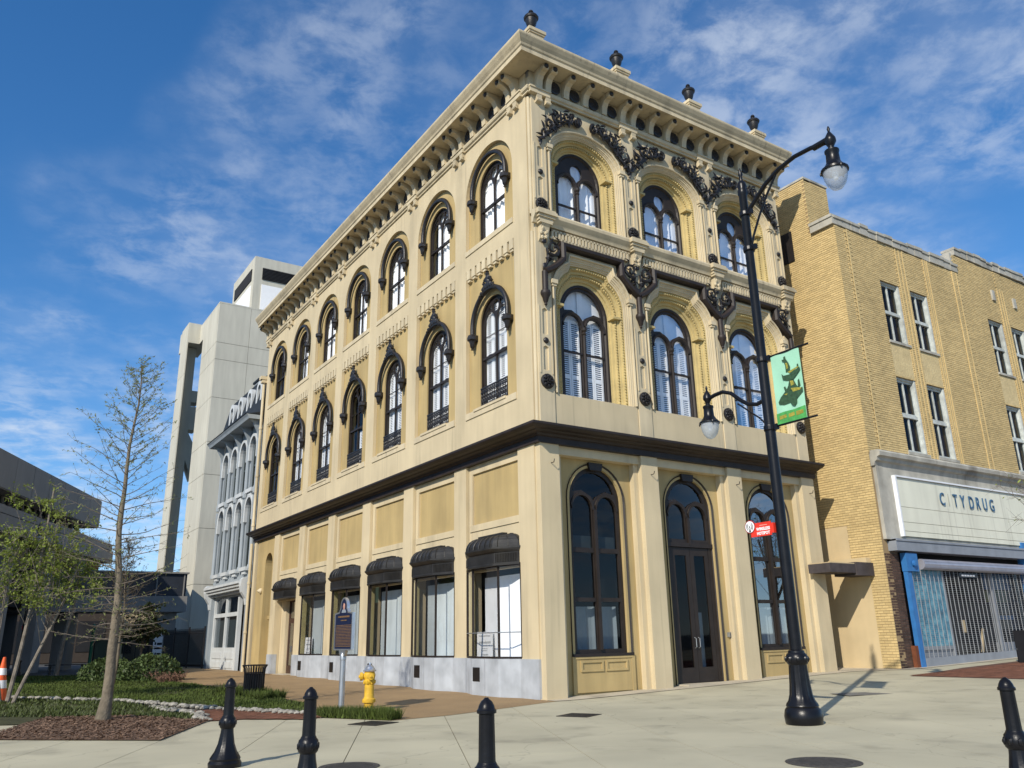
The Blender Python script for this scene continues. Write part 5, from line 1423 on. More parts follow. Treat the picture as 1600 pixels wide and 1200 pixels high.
def blades(name, poly, n, hmin, hmax, m, seed, parent=None, w=0.012, lab=None, cat=None, near=None, patch=True):
    rr = random.Random(seed); xs = [p[0] for p in poly]; ys = [p[1] for p in poly]
    vs = []; fs = []; k = 0
    while k < n:
        x, y = rr.uniform(min(xs), max(xs)), min(ys) + (max(ys) - min(ys)) * rr.random() ** 1.6
        if x < -14 or not inside((x, y), poly): continue
        d = 0.5 + 0.5 * sin(x * 2.1 + 1.3 * sin(y * 1.7)) * cos(y * 1.3 + x)
        if patch and rr.random() > 0.25 + 0.75 * d: continue
        k += 1
        h = rr.uniform(hmin, hmax) * (0.6 + 0.7 * d); a = rr.uniform(0, 6.28); l = rr.uniform(0.2, 0.9) * h
        z = gh(x, y) + 0.008; o = len(vs); ww = w * (1 + 0.04 * max(y, 0))
        vs += [(x - cos(a) * ww, y - sin(a) * ww, z), (x + cos(a) * ww, y + sin(a) * ww, z), (x - sin(a) * l, y + cos(a) * l, z + h)]
        fs.append((o, o + 1, o + 2))
    me = bpy.data.meshes.new(name); me.from_pydata(vs, [], fs); me.materials.append(m)
    o = put(name, me, parent); tag(o, lab, cat, kind='stuff'); return o
blades('lawn_grass', grass_poly, 60000, 0.03, 0.075, GRASS, 1, lab='mown green lawn grass behind the stone edging', cat='grass')
blades('ground_cover', cover_poly, 13000, 0.03, 0.10, leaf_mat('cover_leaves', (0.075, 0.095, 0.025), 0.5, 0.2), 2, lab='dark green ground cover between stones and mulch', cat='grass', w=0.02)
blades('verge_grass', strip_poly, 3500, 0.08, 0.2, GRASS, 3, lab='ragged tuft of grass at the foot of the hydrant', cat='grass')
vpoly = [(-5.0, 5.4), (-4.3, 5.6), (-4.35, 9), (-5.2, 9)]
blades('long_grass', vpoly, 2600, 0.12, 0.3, GRASS, 6, lab='longer grass growing round the litter bin', cat='grass')
b = MB(); rr = random.Random(21); k = 0
while k < 9000:
    x, y = rr.uniform(-11, -7.3), rr.uniform(-2.1, 3.8)
    if not inside((x, y), mulch_poly): continue
    k += 1
    s, w_, a, t_ = rr.uniform(0.012, 0.04), rr.uniform(0.006, 0.014), rr.uniform(0, pi), rr.uniform(-0.4, 0.5)
    z = gh(x, y) + 0.02 + rr.uniform(0, 0.025)
    ca, sa = cos(a), sin(a)
    P = [(-s, -w_, -s * t_), (s, -w_, s * t_), (s, w_, s * t_ + 0.006), (-s, w_, -s * t_ + 0.006)]
    b.add([(x + p[0] * ca - p[1] * sa, y + p[0] * sa + p[1] * ca, z + p[2]) for p in P], [(0, 1, 2, 3)])
o = b.build('bark_chips', MULCH, recalc=False); tag(o, 'loose brown bark chips round the cypress trunk', 'mulch', kind='stuff')
b = MB(); rr = random.Random(31)
def stones(pts, n, wj=0.16):
    for i in range(n):
        t_ = rr.random() * (len(pts) - 1); k = int(t_); u = t_ - k
        x = pts[k][0] + (pts[k + 1][0] - pts[k][0]) * u + rr.gauss(0, wj * 0.5); y = pts[k][1] + (pts[k + 1][1] - pts[k][1]) * u + rr.gauss(0, wj * 0.5)
        q = rr.uniform(0.03, 0.085)
        b.blob((x, y, gh(x, y) + 0.02 + q * 0.3), (q * rr.uniform(.8, 1.4), q * rr.uniform(.8, 1.4), q * 0.7))
stones([(-13, 11.5), (-10.2, 11.0), (-7.9, 7.5), (-6.75, 3.7), (-5.5, 0.8)], 330, 0.12)
stones([(-7.45, 0.8), (-7.25, 2.4), (-7.7, 5.0)], 90, 0.14)
o = b.build('stone_edging', STONE, recalc=False); tag(o, 'row of small pale edging stones along the lawn', 'stones', kind='stuff')
# hedge
for (hx, hy, hw, hh, lab) in ((-6.55, 20.2, 1.0, 0.85, 'left half of the clipped round shrub pair behind the cypress'), (-5.25, 18.6, 1.15, 0.95, 'right half of the clipped round shrub pair on the lawn')):
    s_ = empty('round_shrub', (hx, hy, gh(hx, hy)), lab, 'shrub', 'clipped round shrubs')
    b = MB(); rr = random.Random(int(hx * 100))
    for i in range(2600):
        a, ph = rr.uniform(0, 2 * pi), math.acos(rr.uniform(-0.2, 1)); r_ = rr.uniform(0.78, 1.04)
        r_ *= 1 + 0.10 * sin(3 * a + 1) * sin(4 * ph)
        c = (hw * r_ * sin(ph) * cos(a), hw * 0.8 * r_ * sin(ph) * sin(a), hh * 0.15 + hh * 0.85 * r_ * cos(ph))
        q = rr.uniform(0.04, 0.075)
        v1 = Vector((rr.gauss(0, 1), rr.gauss(0, 1), rr.gauss(0, 1))).normalized() * q; v2 = Vector((rr.gauss(0, 1), rr.gauss(0, 1), rr.gauss(0, 1))).normalized() * q
        c = Vector(c); b.add([tuple(c - v1), tuple(c + v2), tuple(c + v1), tuple(c - v2 * 0.6)], [(0, 1, 2, 3)])
    b.build('foliage', HEDGE, s_, recalc=False)
    b = MB()
    for i in range(6): b.tube([(0, 0, 0), (0.5 * cos(i), 0.4 * sin(i), 0.5)], [0.03, 0.012], 5)
    b.build('stem', TWIG, s_)
# ================================================================== trees
def cypress(name, loc, H, lean, R0, n, lab, seed, leafn=5, zmin=0.2, rb=0.118, prof=None, buds=LEAFS):
    t_ = empty(name, loc, lab, 'tree'); rr = random.Random(seed)
    ctr = lambda z: Vector((lean[0] * z / H + 0.055 * sin(z * 1.1) + 0.02 * sin(z * 3.1), lean[1] * z / H + 0.045 * sin(z * 1.5 + 1), z))
    b = MB(); zs = [H * i / 16 for i in range(17)]
    b.tube([tuple(ctr(z) - Vector((0, 0, 0.05 if z == 0 else 0))) for z in zs], [max(0.008, rb * (1 - 0.93 * (z / H) ** 0.8) * (1.35 if z < 0.05 else 1)) for z in zs], 10)
    b.build('trunk', BARK, t_, True)
    b = MB(); lb = MB()
    def leaf(p, q):
        a = Vector((rr.gauss(0, 1), rr.gauss(0, 1), rr.gauss(0, 1))).normalized() * q; c = Vector((rr.gauss(0, 1), rr.gauss(0, 1), rr.gauss(0, 1))).normalized() * q
        lb.add([tuple(p - a), tuple(p + c * 0.6), tuple(p + a)], [(0, 1, 2)])
    for i in range(n):
        f = i / n; z = H * (zmin + (0.99 - zmin) * f)
        L_ = (prof(z / H) if prof else R0) * rr.uniform(0.65, 1.1)
        a = i * 2.4 + rr.uniform(-0.5, 0.5); up = 0.02 + 0.72 * f + rr.uniform(-0.12, 0.12)
        p = ctr(z); pts = [p.copy()]; d = Vector((cos(a) * cos(up), sin(a) * cos(up), sin(up)))
        st = 7
        for k in range(st):
            d = (d + Vector((rr.gauss(0, .09), rr.gauss(0, .09), rr.gauss(0, .07) + 0.03 * (f > .5)))).normalized()
            p = p + d * L_ / st; pts.append(p.copy())
        r0 = 0.006 + 0.009 * (1 - f)
        b.tube([tuple(q) for q in pts], [r0 * (1 - 0.8 * k / st) for k in range(st + 1)], 4, caps=False)
        for k in range(1, st + 1):
            for _ in range(2):
                e = (d + Vector((rr.gauss(0, .7), rr.gauss(0, .7), rr.gauss(0, .45)))).normalized() * rr.uniform(0.10, 0.34) * (0.5 + 0.5 * L_ / R0)
                m1 = pts[k] + e * 0.5 + Vector((0, 0, rr.gauss(0, .02))); e1 = pts[k] + e
                b.tube([tuple(pts[k]), tuple(m1), tuple(e1)], [0.0035, 0.0025, 0.0015], 3, caps=False)
                for _ in range(leafn if f > 0.55 else max(1, leafn // 2)):
                    leaf(pts[k] + e * rr.uniform(0.3, 1.05) + Vector((rr.gauss(0, .015),) * 3), rr.uniform(0.018, 0.045))
    b.build('crown', TWIG, t_, recalc=False); lb.build('leaves', buds, t_, recalc=False)
    return t_
cprof = lambda u: 1.38 if u < 0.62 else 1.38 - (u - 0.62) * 2.8
cypress('cypress_tree', (-9.04, 2.2, 0), 7.35, (-0.12, 0.05), 1.5, 92, 'tall nearly bare cypress with grey trunk standing in the mulch bed', 3, prof=cprof)
cypress('sapling_tree', (-6.87, 16.5, 0.1), 4.9, (0.1, 0.1), 1.5, 70, 'slim brown twigged sapling behind the cypress trunk', 5, leafn=6, zmin=0.32, rb=0.06, prof=lambda u: 1.8 * (1.05 - u) + 0.25, buds=leaf_mat('brown_buds', (0.10, 0.08, 0.035)))
def leafy(name, loc, trunks, cen, rad, nl, lab, seed, m=LEAFY, q0=0.045, q1=0.085, bark=BARK2):
    t_ = empty(name, loc, lab, 'tree'); rr = random.Random(seed); b = MB(); tips = []
    cen = Vector(cen); rad = Vector(rad)
    for pts, r0 in trunks:
        k = len(pts); b.tube(pts, [r0 * (1 - 0.75 * i / k) for i in range(k)], 7)
        for i in range(16):
            t0 = rr.uniform(0.35, 1.0) * (k - 1); j = min(int(t0), k - 2); p = Vector(pts[j]).lerp(Vector(pts[j + 1]), t0 - j)
            for _ in range(20):
                g_ = cen + Vector((rr.uniform(-1, 1) * rad.x, rr.uniform(-1, 1) * rad.y, rr.uniform(-1, 1) * rad.z))
                if ((g_ - cen).x / rad.x) ** 2 + ((g_ - cen).y / rad.y) ** 2 + ((g_ - cen).z / rad.z) ** 2 < 1: break
            mpt = p.lerp(g_, 0.5) + Vector((0, 0, 0.15))
            b.tube([tuple(p), tuple(mpt), tuple(g_)], [0.012, 0.008, 0.003], 4, caps=False)
            for _ in range(9):
                s_ = mpt.lerp(g_, rr.random()); e = s_ + Vector((rr.gauss(0, .28), rr.gauss(0, .28), rr.gauss(0.05, .22))); tips.append((s_, e))
                b.tube([tuple(s_), tuple(e)], [0.006, 0.002], 3, caps=False)
    b.build('trunk', bark, t_, recalc=False)
    lb = MB()
    for i in range(nl):
        s_, e = tips[rr.randrange(len(tips))]
        p = s_.lerp(e, rr.uniform(0.1, 1.15)) + Vector((rr.gauss(0, .05), rr.gauss(0, .05), rr.gauss(0, .05)))
        q = rr.uniform(q0, q1)
        a = Vector((rr.gauss(0, 1), rr.gauss(0, 1), rr.gauss(0, 1))).normalized() * q; c = Vector((rr.gauss(0, 1), rr.gauss(0, 1), rr.gauss(0, 1))).normalized() * q * 0.7
        lb.add([tuple(p - a), tuple(p + c), tuple(p + a), tuple(p - c)], [(0, 1, 2, 3)])
    lb.build('crown', m, t_, recalc=False)
    return t_
leafy('birch_tree', (-10.35, 9.1, 0.05), [([(0, 0, 0), (0.12, 0.02, 1.2), (0.22, 0.1, 2.4), (0.3, 0.2, 4.0), (0.35, 0.2, 5.6)], 0.06), ([(0.12, -0.1, 0), (0.55, 0, 1.3), (1.0, 0.2, 2.6), (1.3, 0.3, 3.8)], 0.05), ([(-0.15, 0.1, 0), (-0.5, 0.1, 1.6), (-0.9, 0.2, 3.2)], 0.05)], (0.45, 0.2, 3.9), (1.85, 1.6, 2.05), 6500, 'multi stemmed young tree with fresh green leaves beside the traffic cone', 7, q0=0.025, q1=0.055)
leafy('slender_tree', (-7.45, 30.0, 0.1), [([(0, 0, 0), (0.1, 0, 1.5), (0.35, 0, 3.2), (0.4, 0, 4.6)], 0.12)], (0.4, 0, 4.6), (1.6, 1.4, 1.2), 1600, 'pale straight young tree trunk in front of the concrete block', 8)
leafy('evergreen_tree', (-4.3, 27.0, 0.1), [([(0, 0, 0), (0.0, 0, 1.0), (0.1, 0, 2.2)], 0.07)], (0.0, 0, 2.3), (1.3, 1.0, 0.9), 3200, 'small dark leaved tree beside the tall dark fence', 10, leaf_mat('dark_leaves', (0.035, 0.05, 0.016)), 0.06, 0.11, TWIG)
bt = leafy('bare_street_tree', (15.9, -5.2, 0.38), [([(0, 0, 0), (0.0, 0, 2.0), (0.0, 0.1, 3.4), (0.05, 0, 5.2)], 0.11), ([(0, 0, 2.2), (-0.7, 0.3, 3.6), (-1.3, 0.5, 4.6)], 0.06), ([(0, 0, 2.2), (0.7, 0.3, 3.6), (1.3, 0.5, 4.9)], 0.06)], (-0.2, 0.2, 4.9), (2.1, 2.0, 1.4), 120, 'bare branched street tree reaching in at the right edge', 12, bark=TWIG)
rr = random.Random(77); b = MB()
for i in range(60):
    a = i * 2.4; p = Vector((-3.4 + rr.uniform(-.4, .4), 14.2 + rr.uniform(-.6, .6), 0.1)); e = p + Vector((cos(a) * .25, sin(a) * .25, rr.uniform(.15, .35)))
    b.tube([tuple(p), tuple(e)], [0.012, 0.004], 3)
    for _ in range(5): 
        q = p.lerp(e, rr.uniform(.4, 1)); b.add([tuple(q), tuple(q + Vector((rr.uniform(-.06, .06), .03, .05))), tuple(q + Vector((.03, rr.uniform(-.06, .06), .06)))], [(0, 1, 2)])
o = b.build('low_shrub', mat('russet_leaves', (0.13, 0.07, 0.045), 0.9, 0.3, 3, 0, 1, island=0.4), recalc=False); tag(o, 'low russet shrub at the edge of the tan pavement', 'shrub'); o.location = (-1.6, 2.6, 0)

# ================================================================== street furniture
def street_lamp(loc, lab):
    R = empty('street_lamp', loc, lab, 'street lamp', 'black arm street lamps')
    b = MB(); b.lathe([(0.275, 0), (0.29, 0.02), (0.30, 0.12), (0.28, 0.22), (0.245, 0.26), (0.255, 0.28), (0.245, 0.31), (0.21, 0.36, .07), (0.182, 0.45, .08), (0.165, 0.6, .08), (0.148, 0.85, .08), (0.142, 0.92)], n=48, flute=12); b.build('base', LAMPBLK, R, True)
    b = MB(); b.lathe([(0.142, 0.90), (0.168, 0.93), (0.176, 1.0), (0.163, 1.06), (0.132, 1.09), (0.128, 1.12), (0.10, 1.14)], n=20)
    for i in range(8): b.blob((0.163 * cos(i * pi / 4), 0.163 * sin(i * pi / 4), 0.99), (0.04, 0.04, 0.055))
    b.build('collar', LAMPBLK, R, True)
    b = MB(); b.lathe([(0.099, 1.1, .04), (0.093, 5.0, .04), (0.077, 9.55, .04), (0.092, 9.58), (0.092, 9.66), (0.075, 9.70), (0.09, 9.76), (0.075, 9.84), (0.035, 9.88), (0.03, 9.98), (0.045, 10.02), (0.012, 10.16)], n=24, flute=12); b.build('pole', LAMPBLK, R, True)
    b = MB(); b.tube([(0, -0.05, 9.15), (0, -0.25, 9.30), (0, -0.55, 9.53), (0, -0.90, 9.68), (0, -1.25, 9.74), (0, -1.6, 9.72), (0, -1.9, 9.66)], 0.042, 10)
    b.tube([(0, -0.06, 8.4), (0, -0.14, 8.62), (0, -0.32, 8.95), (0, -0.55, 9.30), (0, -0.8, 9.6)], 0.022, 8)
    b.lathe([(0.06, -1.95), (0.06, -1.66)], (0, 0, 9.69), 10, axis='b'); b.build('arm', LAMPBLK, R, True)
    b = MB(); b.tube([(0, 0.05, 5.42), (0, 0.22, 5.38), (0, 0.42, 5.43), (0, 0.6, 5.56), (0, 0.8, 5.74), (0, 1.0, 5.82), (0, 1.2, 5.81), (0, 1.36, 5.78)], 0.038, 10)
    b.tube([(0, 0.05, 4.95), (0, 0.2, 5.12), (0, 0.42, 5.30), (0, 0.66, 5.50)], 0.016, 6); b.tube([(0, 0.45, 5.42), (0, 0.56, 5.55), (0, 0.72, 5.58)], 0.014, 5); b.build('arm', LAMPBLK, R, True)
    def head(y, z, s, q=1.0):
        b = MB()
        b.lathe([(0.012, 0.36 * s), (0.03, 0.30 * s), (0.02, 0.24 * s), (0.05, 0.18 * s), (0.10, 0.08 * s), (0.105, 0.0), (0.06, -0.09 * s), (0.05, -0.13 * s), (0.06, -0.16 * s), (0.13, -0.20 * s), (0.13, -0.24 * s), (0.115, -0.27 * s), (0.125, -0.46 * s), (0.15, -0.52 * s), (0.21, -0.60 * s), (0.245, -0.63 * s), (0.245, -0.67 * s), (0.21, -0.67 * s)], (0, 0, 0), 18)
        for k in range(3):
            a = k * 2.1; b.blob((0.245 * cos(a), 0.245 * sin(a), -0.67 * s), (0.02, 0.02, 0.045))
        h = b.build('lamp_head', LAMPBLK, R, True, loc=(0, y, z)); h.scale = (q, q, 1)
        b = MB(); b.lathe([(0.215, -0.66 * s), (0.215, -0.74 * s), (0.20, -0.84 * s), (0.165, -0.95 * s), (0.10, -1.04 * s), (0.03, -1.08 * s)], (0, 0, 0), 18)
        b.build('globe', GLOBE, h, True)
        b = MB(); b.lathe([(0.05, -0.66 * s), (0.06, -0.75 * s), (0.04, -0.85 * s)], (0, 0, 0), 8); b.build('bulb', SWHITE, h)
    head(-2.0, 9.62, 0.88, 0.95); head(1.40, 5.78, 0.74, 0.80)
    for z in (6.16, 4.88, 8.4, 9.15):
        b = MB(); b.lathe([(0.104, -0.05), (0.11, -0.03), (0.11, 0.03), (0.104, 0.05)], (0, 0, z), 16)
        b.box(-0.03, 0.03, -0.18, -0.1, z - 0.05, z + 0.05); b.build('clamp', LAMPBLK, R)
    return R
GLOBE = bpy.data.materials.new('frosted_glass'); GLOBE.use_nodes = True
t = GLOBE.node_tree; bs = t.nodes['Principled BSDF']; bs.inputs['Base Color'].default_value = (0.62, 0.66, 0.70, 1); bs.inputs['Roughness'].default_value = 0.15
tr = N(t, 'ShaderNodeBsdfTransparent'); tr.inputs[0].default_value = (0.85, 0.9, 0.95, 1); mx = N(t, 'ShaderNodeMixShader'); mx.inputs[0].default_value = 0.5
oo = [n for n in t.nodes if n.type == 'OUTPUT_MATERIAL'][0]; t.links.new(bs.outputs[0], mx.inputs[1]); t.links.new(tr.outputs[0], mx.inputs[2]); t.links.new(mx.outputs[0], oo.inputs[0])
LX, LY = -0.087, -7.27
LZ = gh(LX, LY)
lamp = street_lamp((LX, LY, LZ), 'tall black double arm street lamp carrying a green banner before the ornate front')
l2 = copy_tree(lamp); l2.location = (-9.1, 29.5, 0.1); l2.scale = (0.7, 0.7, 0.7); l2['label'] = 'distant black street lamp half hidden by the leafy young tree'
# banner
BN = empty('street_banner', (LX, LY, LZ), 'pale green banner with a fountain picture hanging from the street lamp', 'banner')
def TBN(u, d, v): return (-0.0 - d, -0.19 - u * 0.61, 4.90 + v * 1.26)
b = MB()
n = 10; vs = []; fs = []
for i in range(n + 1):
    for j in range(n + 1):
        vs.append((i / n, 0.012 * sin(i * .9) * sin(j * .6 + 1), j / n))
for i in range(n):
    for j in range(n): q = i * (n + 1) + j; fs.append((q, q + n + 1, q + n + 2, q + 1))
m_ = MB(TBN); m_.add(vs, fs); m_.add([(a, c - 0.006, e) for a, c, e in vs], [tuple(reversed(f)) for f in fs]); m_.build('cloth', mat('banner_mint', (0.33, 0.62, 0.44), 0.7, 0.05, 3, 0.1, 15), BN, True, recalc=False)
BG1 = mat('banner_green', (0.07, 0.33, 0.08), 0.7, 0.25, 14, 0, 1); BG2 = mat('banner_bronze', (0.03, 0.075, 0.035), 0.7, 0.3, 20, 0, 1); BG3 = mat('banner_gold', (0.30, 0.27, 0.04), 0.7, 0.3, 25, 0, 1)
def flat(polys, m, name, d=0.018):
    b = MB(TBN)
    for p in polys: b.prism(p, d - 0.002, d, 'b')
    b.build(name, m, BN)
flat([[(0.0, 0.0), (1.0, 0.0), (1.0, 0.17), (0.6, 0.155), (0.3, 0.16), (0.0, 0.15)]], BG1, 'green_band')
foun = [[(0.50, 0.80), (0.47, 0.86), (0.42, 0.87), (0.40, 0.90), (0.47, 0.895), (0.47, 0.93), (0.53, 0.94), (0.55, 0.89), (0.62, 0.83), (0.66, 0.77), (0.64, 0.70), (0.50, 0.70)],
        [(0.34, 0.70), (0.40, 0.665), (0.60, 0.66), (0.80, 0.685), (0.97, 0.72), (0.99, 0.69), (0.90, 0.65), (0.78, 0.60), (0.70, 0.565), (0.50, 0.575), (0.36, 0.61)],
        [(0.88, 0.71), (0.90, 0.77), (0.94, 0.77), (0.95, 0.71)], [(0.58, 0.58), (0.72, 0.575), (0.80, 0.48), (0.86, 0.44), (0.40, 0.42), (0.52, 0.50)],
        [(0.40, 0.42), (0.36, 0.50), (0.41, 0.51), (0.46, 0.46)], [(0.84, 0.44), (0.86, 0.54), (0.91, 0.56), (0.93, 0.47)],
        [(0.12, 0.31), (0.22, 0.37), (0.38, 0.43), (0.70, 0.42), (0.99, 0.43), (0.99, 0.37), (0.90, 0.34), (0.76, 0.29), (0.75, 0.235), (0.67, 0.20), (0.58, 0.215), (0.52, 0.27), (0.30, 0.255), (0.14, 0.275)]]
flat(foun, BG2, 'fountain_print', 0.020)
flat([[(0.52, 0.84), (0.58, 0.83), (0.60, 0.76), (0.54, 0.74)], [(0.56, 0.70), (0.92, 0.735), (0.95, 0.72), (0.62, 0.675)], [(0.60, 0.565), (0.70, 0.56), (0.74, 0.50), (0.62, 0.49)], [(0.60, 0.46), (0.74, 0.45), (0.96, 0.425), (0.90, 0.40), (0.66, 0.40)], [(0.34, 0.395), (0.48, 0.405), (0.44, 0.38)], [(0.10, 0.06), (0.34, 0.07), (0.34, 0.115), (0.10, 0.11)], [(0.42, 0.06), (0.62, 0.07), (0.62, 0.12), (0.42, 0.11)], [(0.68, 0.06), (0.92, 0.07), (0.92, 0.12), (0.68, 0.12)]], BG3, 'gold_print', 0.022)
for z in (6.175, 4.885):
    b = MB(); b.tube([(0, -0.08, z), (0, -1.0, z)], 0.018, 8); b.build('rod', LAMPBLK, BN)
# wireless sign
HS = empty('wireless_sign', (LX, LY, LZ), 'small red wireless hotspot sign with white disc on the lamp pole', 'sign')
def THS(u, d, z): return (-d, 0.13 + u, z)        # u: distance from the pole towards the building
b = MB(THS); b.box(0.0, 0.45, 0.10, 0.115, 3.015, 3.25); b.box(-0.05, 0.0, 0.05, 0.11, 3.05, 3.22); b.build('plate', RED, HS)
b = MB(THS); b.lathe([(0.100, 0.115), (0.100, 0.122)], (0.455, 0, 3.20), 20, axis='b'); d_ = b.build('disc', SWHITE, HS)
b = MB(THS); b.lathe([(0.118, 0.10), (0.118, 0.1155)], (0.455, 0, 3.20), 20, axis='b'); b.build('disc_rim', mat('dark_red', (0.25, 0.01, 0.01), 0.5), HS)
b = MB(THS)
for r_ in (0.045, 0.07):
    for s in (-1, 1):
        b.tube([(0.455 + r_ * cos(a), 0.126, 3.20 + r_ * sin(a)) for a in [(pi / 2 - s * pi / 2) - 0.9 + 0.3 * k for k in range(7)]], 0.006, 4)
b.blob((0.455, 0.126, 3.20), (0.015, 0.006, 0.015)); b.prism([(0.452, 3.19), (0.475, 3.11), (0.435, 3.11)], 0.122, 0.128, 'b'); b.build('antenna_symbol', BLACKIRON, HS)
def sign_text(s, uc, zc, h, w, m, parent, d=0.118):
    me = text_mesh(s, h * 1.4, 0.001, m, bold=0.003)
    xs = [v.co.x for v in me.vertices]; ys = [v.co.y for v in me.vertices]
    sx = w / (max(xs) - min(xs)); sy = h / (max(ys) - min(ys)); mx_, my_ = (max(xs) + min(xs)) / 2, (max(ys) + min(ys)) / 2
    for v in me.vertices: v.co = THS(uc - (v.co.x - mx_) * sx, d + v.co.z, zc + (v.co.y - my_) * sy)
    put('lettering', me, parent)
sign_text('WIRELESS', 0.17, 3.14, 0.055, 0.30, SWHITE, HS); sign_text('HOTSPOT', 0.17, 3.065, 0.055, 0.28, SWHITE, HS)
b = MB(THS); b.box(0.08, 0.24, 0.115, 0.118, 3.195, 3.207); b.build('small_print', mat('pink_print', (0.9, 0.35, 0.3), 0.5), HS)
for src, lab in ((BN, 'distant pale green banner on the lamp behind the leafy tree'), (HS, 'tiny distant red sign on the lamp behind the leafy tree')):
    c = copy_tree(src); c.location = l2.location; c.scale = l2.scale; c['label'] = lab
# bollards
bb = MB(); bb.lathe([(0.19, 0), (0.195, 0.05), (0.175, 0.08), (0.18, 0.10), (0.165, 0.13, .06), (0.132, 0.18, .08), (0.10, 0.26, .08), (0.078, 0.38, .06), (0.072, 0.43)], n=36, flute=12); b_base = bb.mesh('base', LAMPBLK, True)
bb = MB(); bb.lathe([(0.075, 0.43), (0.092, 0.45), (0.097, 0.49), (0.09, 0.545), (0.076, 0.56), (0.066, 0.58)], n=20)
for i in range(8): bb.blob((0.089 * cos(i * pi / 4), 0.089 * sin(i * pi / 4), 0.495), (0.024, 0.024, 0.038))
b_col = bb.mesh('collar', LAMPBLK, True)
bb = MB(); bb.lathe([(0.064, 0.57), (0.063, 0.60, .06), (0.058, 0.90, .06), (0.058, 0.92)], n=36, flute=12); b_sh = bb.mesh('shaft', LAMPBLK, True)
bb = MB(); bb.lathe([(0.06, 0.90), (0.072, 0.905), (0.072, 0.925), (0.062, 0.935), (0.057, 0.955), (0.04, 0.985), (0.02, 1.0), (0.013, 1.01)], n=20); b_cap = bb.mesh('cap', LAMPBLK, True)
for (x, y, lab) in ((-8.73, -5.62, 'black fluted bollard at far left, its flared base fully in view'), (-8.76, -8.54, 'second black fluted bollard from the left, cut below its collar'), (-8.36, -11.08, 'black bollard in the middle foreground with only its shaft showing'), (-3.92, -12.5, 'black bollard at the far right edge of the plaza')):
    B_ = empty('bollard', (x, y, gh(x, y)), lab, 'bollard', 'black fluted bollards')
    for nm, me in (('base', b_base), ('collar', b_col), ('shaft', b_sh), ('cap', b_cap)): put(nm, me, B_)
# hydrant
H_ = empty('fire_hydrant', (-4.23, 0.44, 0.006), 'yellow fire hydrant with a silver bonnet beside the marble shop front', 'fire hydrant')
b = MB(); b.lathe([(0.10, 0.0), (0.10, 0.17), (0.135, 0.175), (0.14, 0.20), (0.14, 0.24), (0.11, 0.26), (0.10, 0.30), (0.10, 0.53), (0.13, 0.56), (0.135, 0.60), (0.11, 0.63), (0.115, 0.66), (0.125, 0.72), (0.105, 0.77), (0.10, 0.80)], n=20)
for k in range(8):
    for z in (0.208, 0.58): b.lathe([(0.014, -0.035), (0.014, 0.035)], (0.125 * cos(k * pi / 4), 0.125 * sin(k * pi / 4), z), 6)
b.build('barrel', YELLOW, H_, True)
for (ax, ay, q) in ((-1, 0.35, 0.062), (0.5, 0.85, 0.05), (-0.3, -1, 0.05)):
    L_ = sqrt(ax * ax + ay * ay); ax, ay = ax / L_, ay / L_
    b = MB(); b.tube([(ax * r_, ay * r_, 0.69) for r_ in (0.08, 0.14, 0.145, 0.20, 0.205, 0.23)], [q, q, q * 1.35, q * 1.35, q * .6, q * .35], 12); b.build('hose_cap', YELLOW, H_)
b = MB(); b.lathe([(0.135, 0.79), (0.14, 0.81), (0.115, 0.825), (0.095, 0.86), (0.07, 0.90), (0.03, 0.925), (0.022, 0.93), (0.018, 0.965)], n=18); b.build('bonnet', SILVER, H_, True)
# historical marker
HM = empty('historical_marker', (-4.66, 0.885, 0.006), 'dark blue historical marker plaque with portrait crest on a silver post', 'sign')
b = MB(); b.lathe([(0.062, 0), (0.06, 1.02), (0.068, 1.03), (0.068, 1.10), (0.06, 1.14), (0.035, 1.18), (0.0, 1.19)], n=16); b.build('post', GALV, HM, True)
TM = lambda s, d, z: (-d, s, z)
crest = [(-0.48, 1.24), (0.48, 1.24), (0.48, 1.98), (0.24, 2.0), (0.20, 2.06)] + arc(0, 2.10, 0.17, 0.2, -0.1, pi + 0.1, 12) + [(-0.20, 2.06), (-0.24, 2.0), (-0.48, 1.98)]
b = MB(TM); b.prism(crest, -0.025, 0.025, 'b'); b.build('plaque', NAVY, HM)
b = MB(TM); b.sweep(crest + [crest[0]], [(-0.02, -0.032), (-0.02, 0.032), (0.012, 0.032), (0.012, -0.032)], caps=False); b.build('plaque_rim', SILVER, HM)
b = MB(TM); b.prism([(-0.12, 1.10), (0.12, 1.10), (0.2, 1.24), (-0.2, 1.24)], -0.03, 0.03, 'b'); b.build('bracket', GALV, HM)
b = MB(TM); b.blob((0, 0.026, 2.13), (0.055, 0.02, 0.085)); b.build('portrait_face', mat('portrait_skin', (0.45, 0.24, 0.18), 0.7), HM)
b = MB(TM); b.prism(arc(0, 2.0, 0.12, 0.08, 0, pi, 8), 0.025, 0.03, 'b'); b.build('portrait_collar', mat('portrait_grey', (0.25, 0.28, 0.32), 0.7), HM)
b = MB(TM); rr = random.Random(5)
def dashes(z, h, s0, s1):
    s = s0
    while s < s1 - 0.02:
        w_ = rr.uniform(0.025, 0.09); b.box(s, min(s + w_, s1), 0.025, 0.028, z, z + h); s += w_ + 0.018
dashes(1.90, 0.035, -0.32, 0.32); dashes(1.83, 0.02, -0.17, 0.17)
for i in range(15): dashes(1.73 - i * 0.031, 0.014, -0.43, 0.43)
b.build('lettering', GILT, HM)
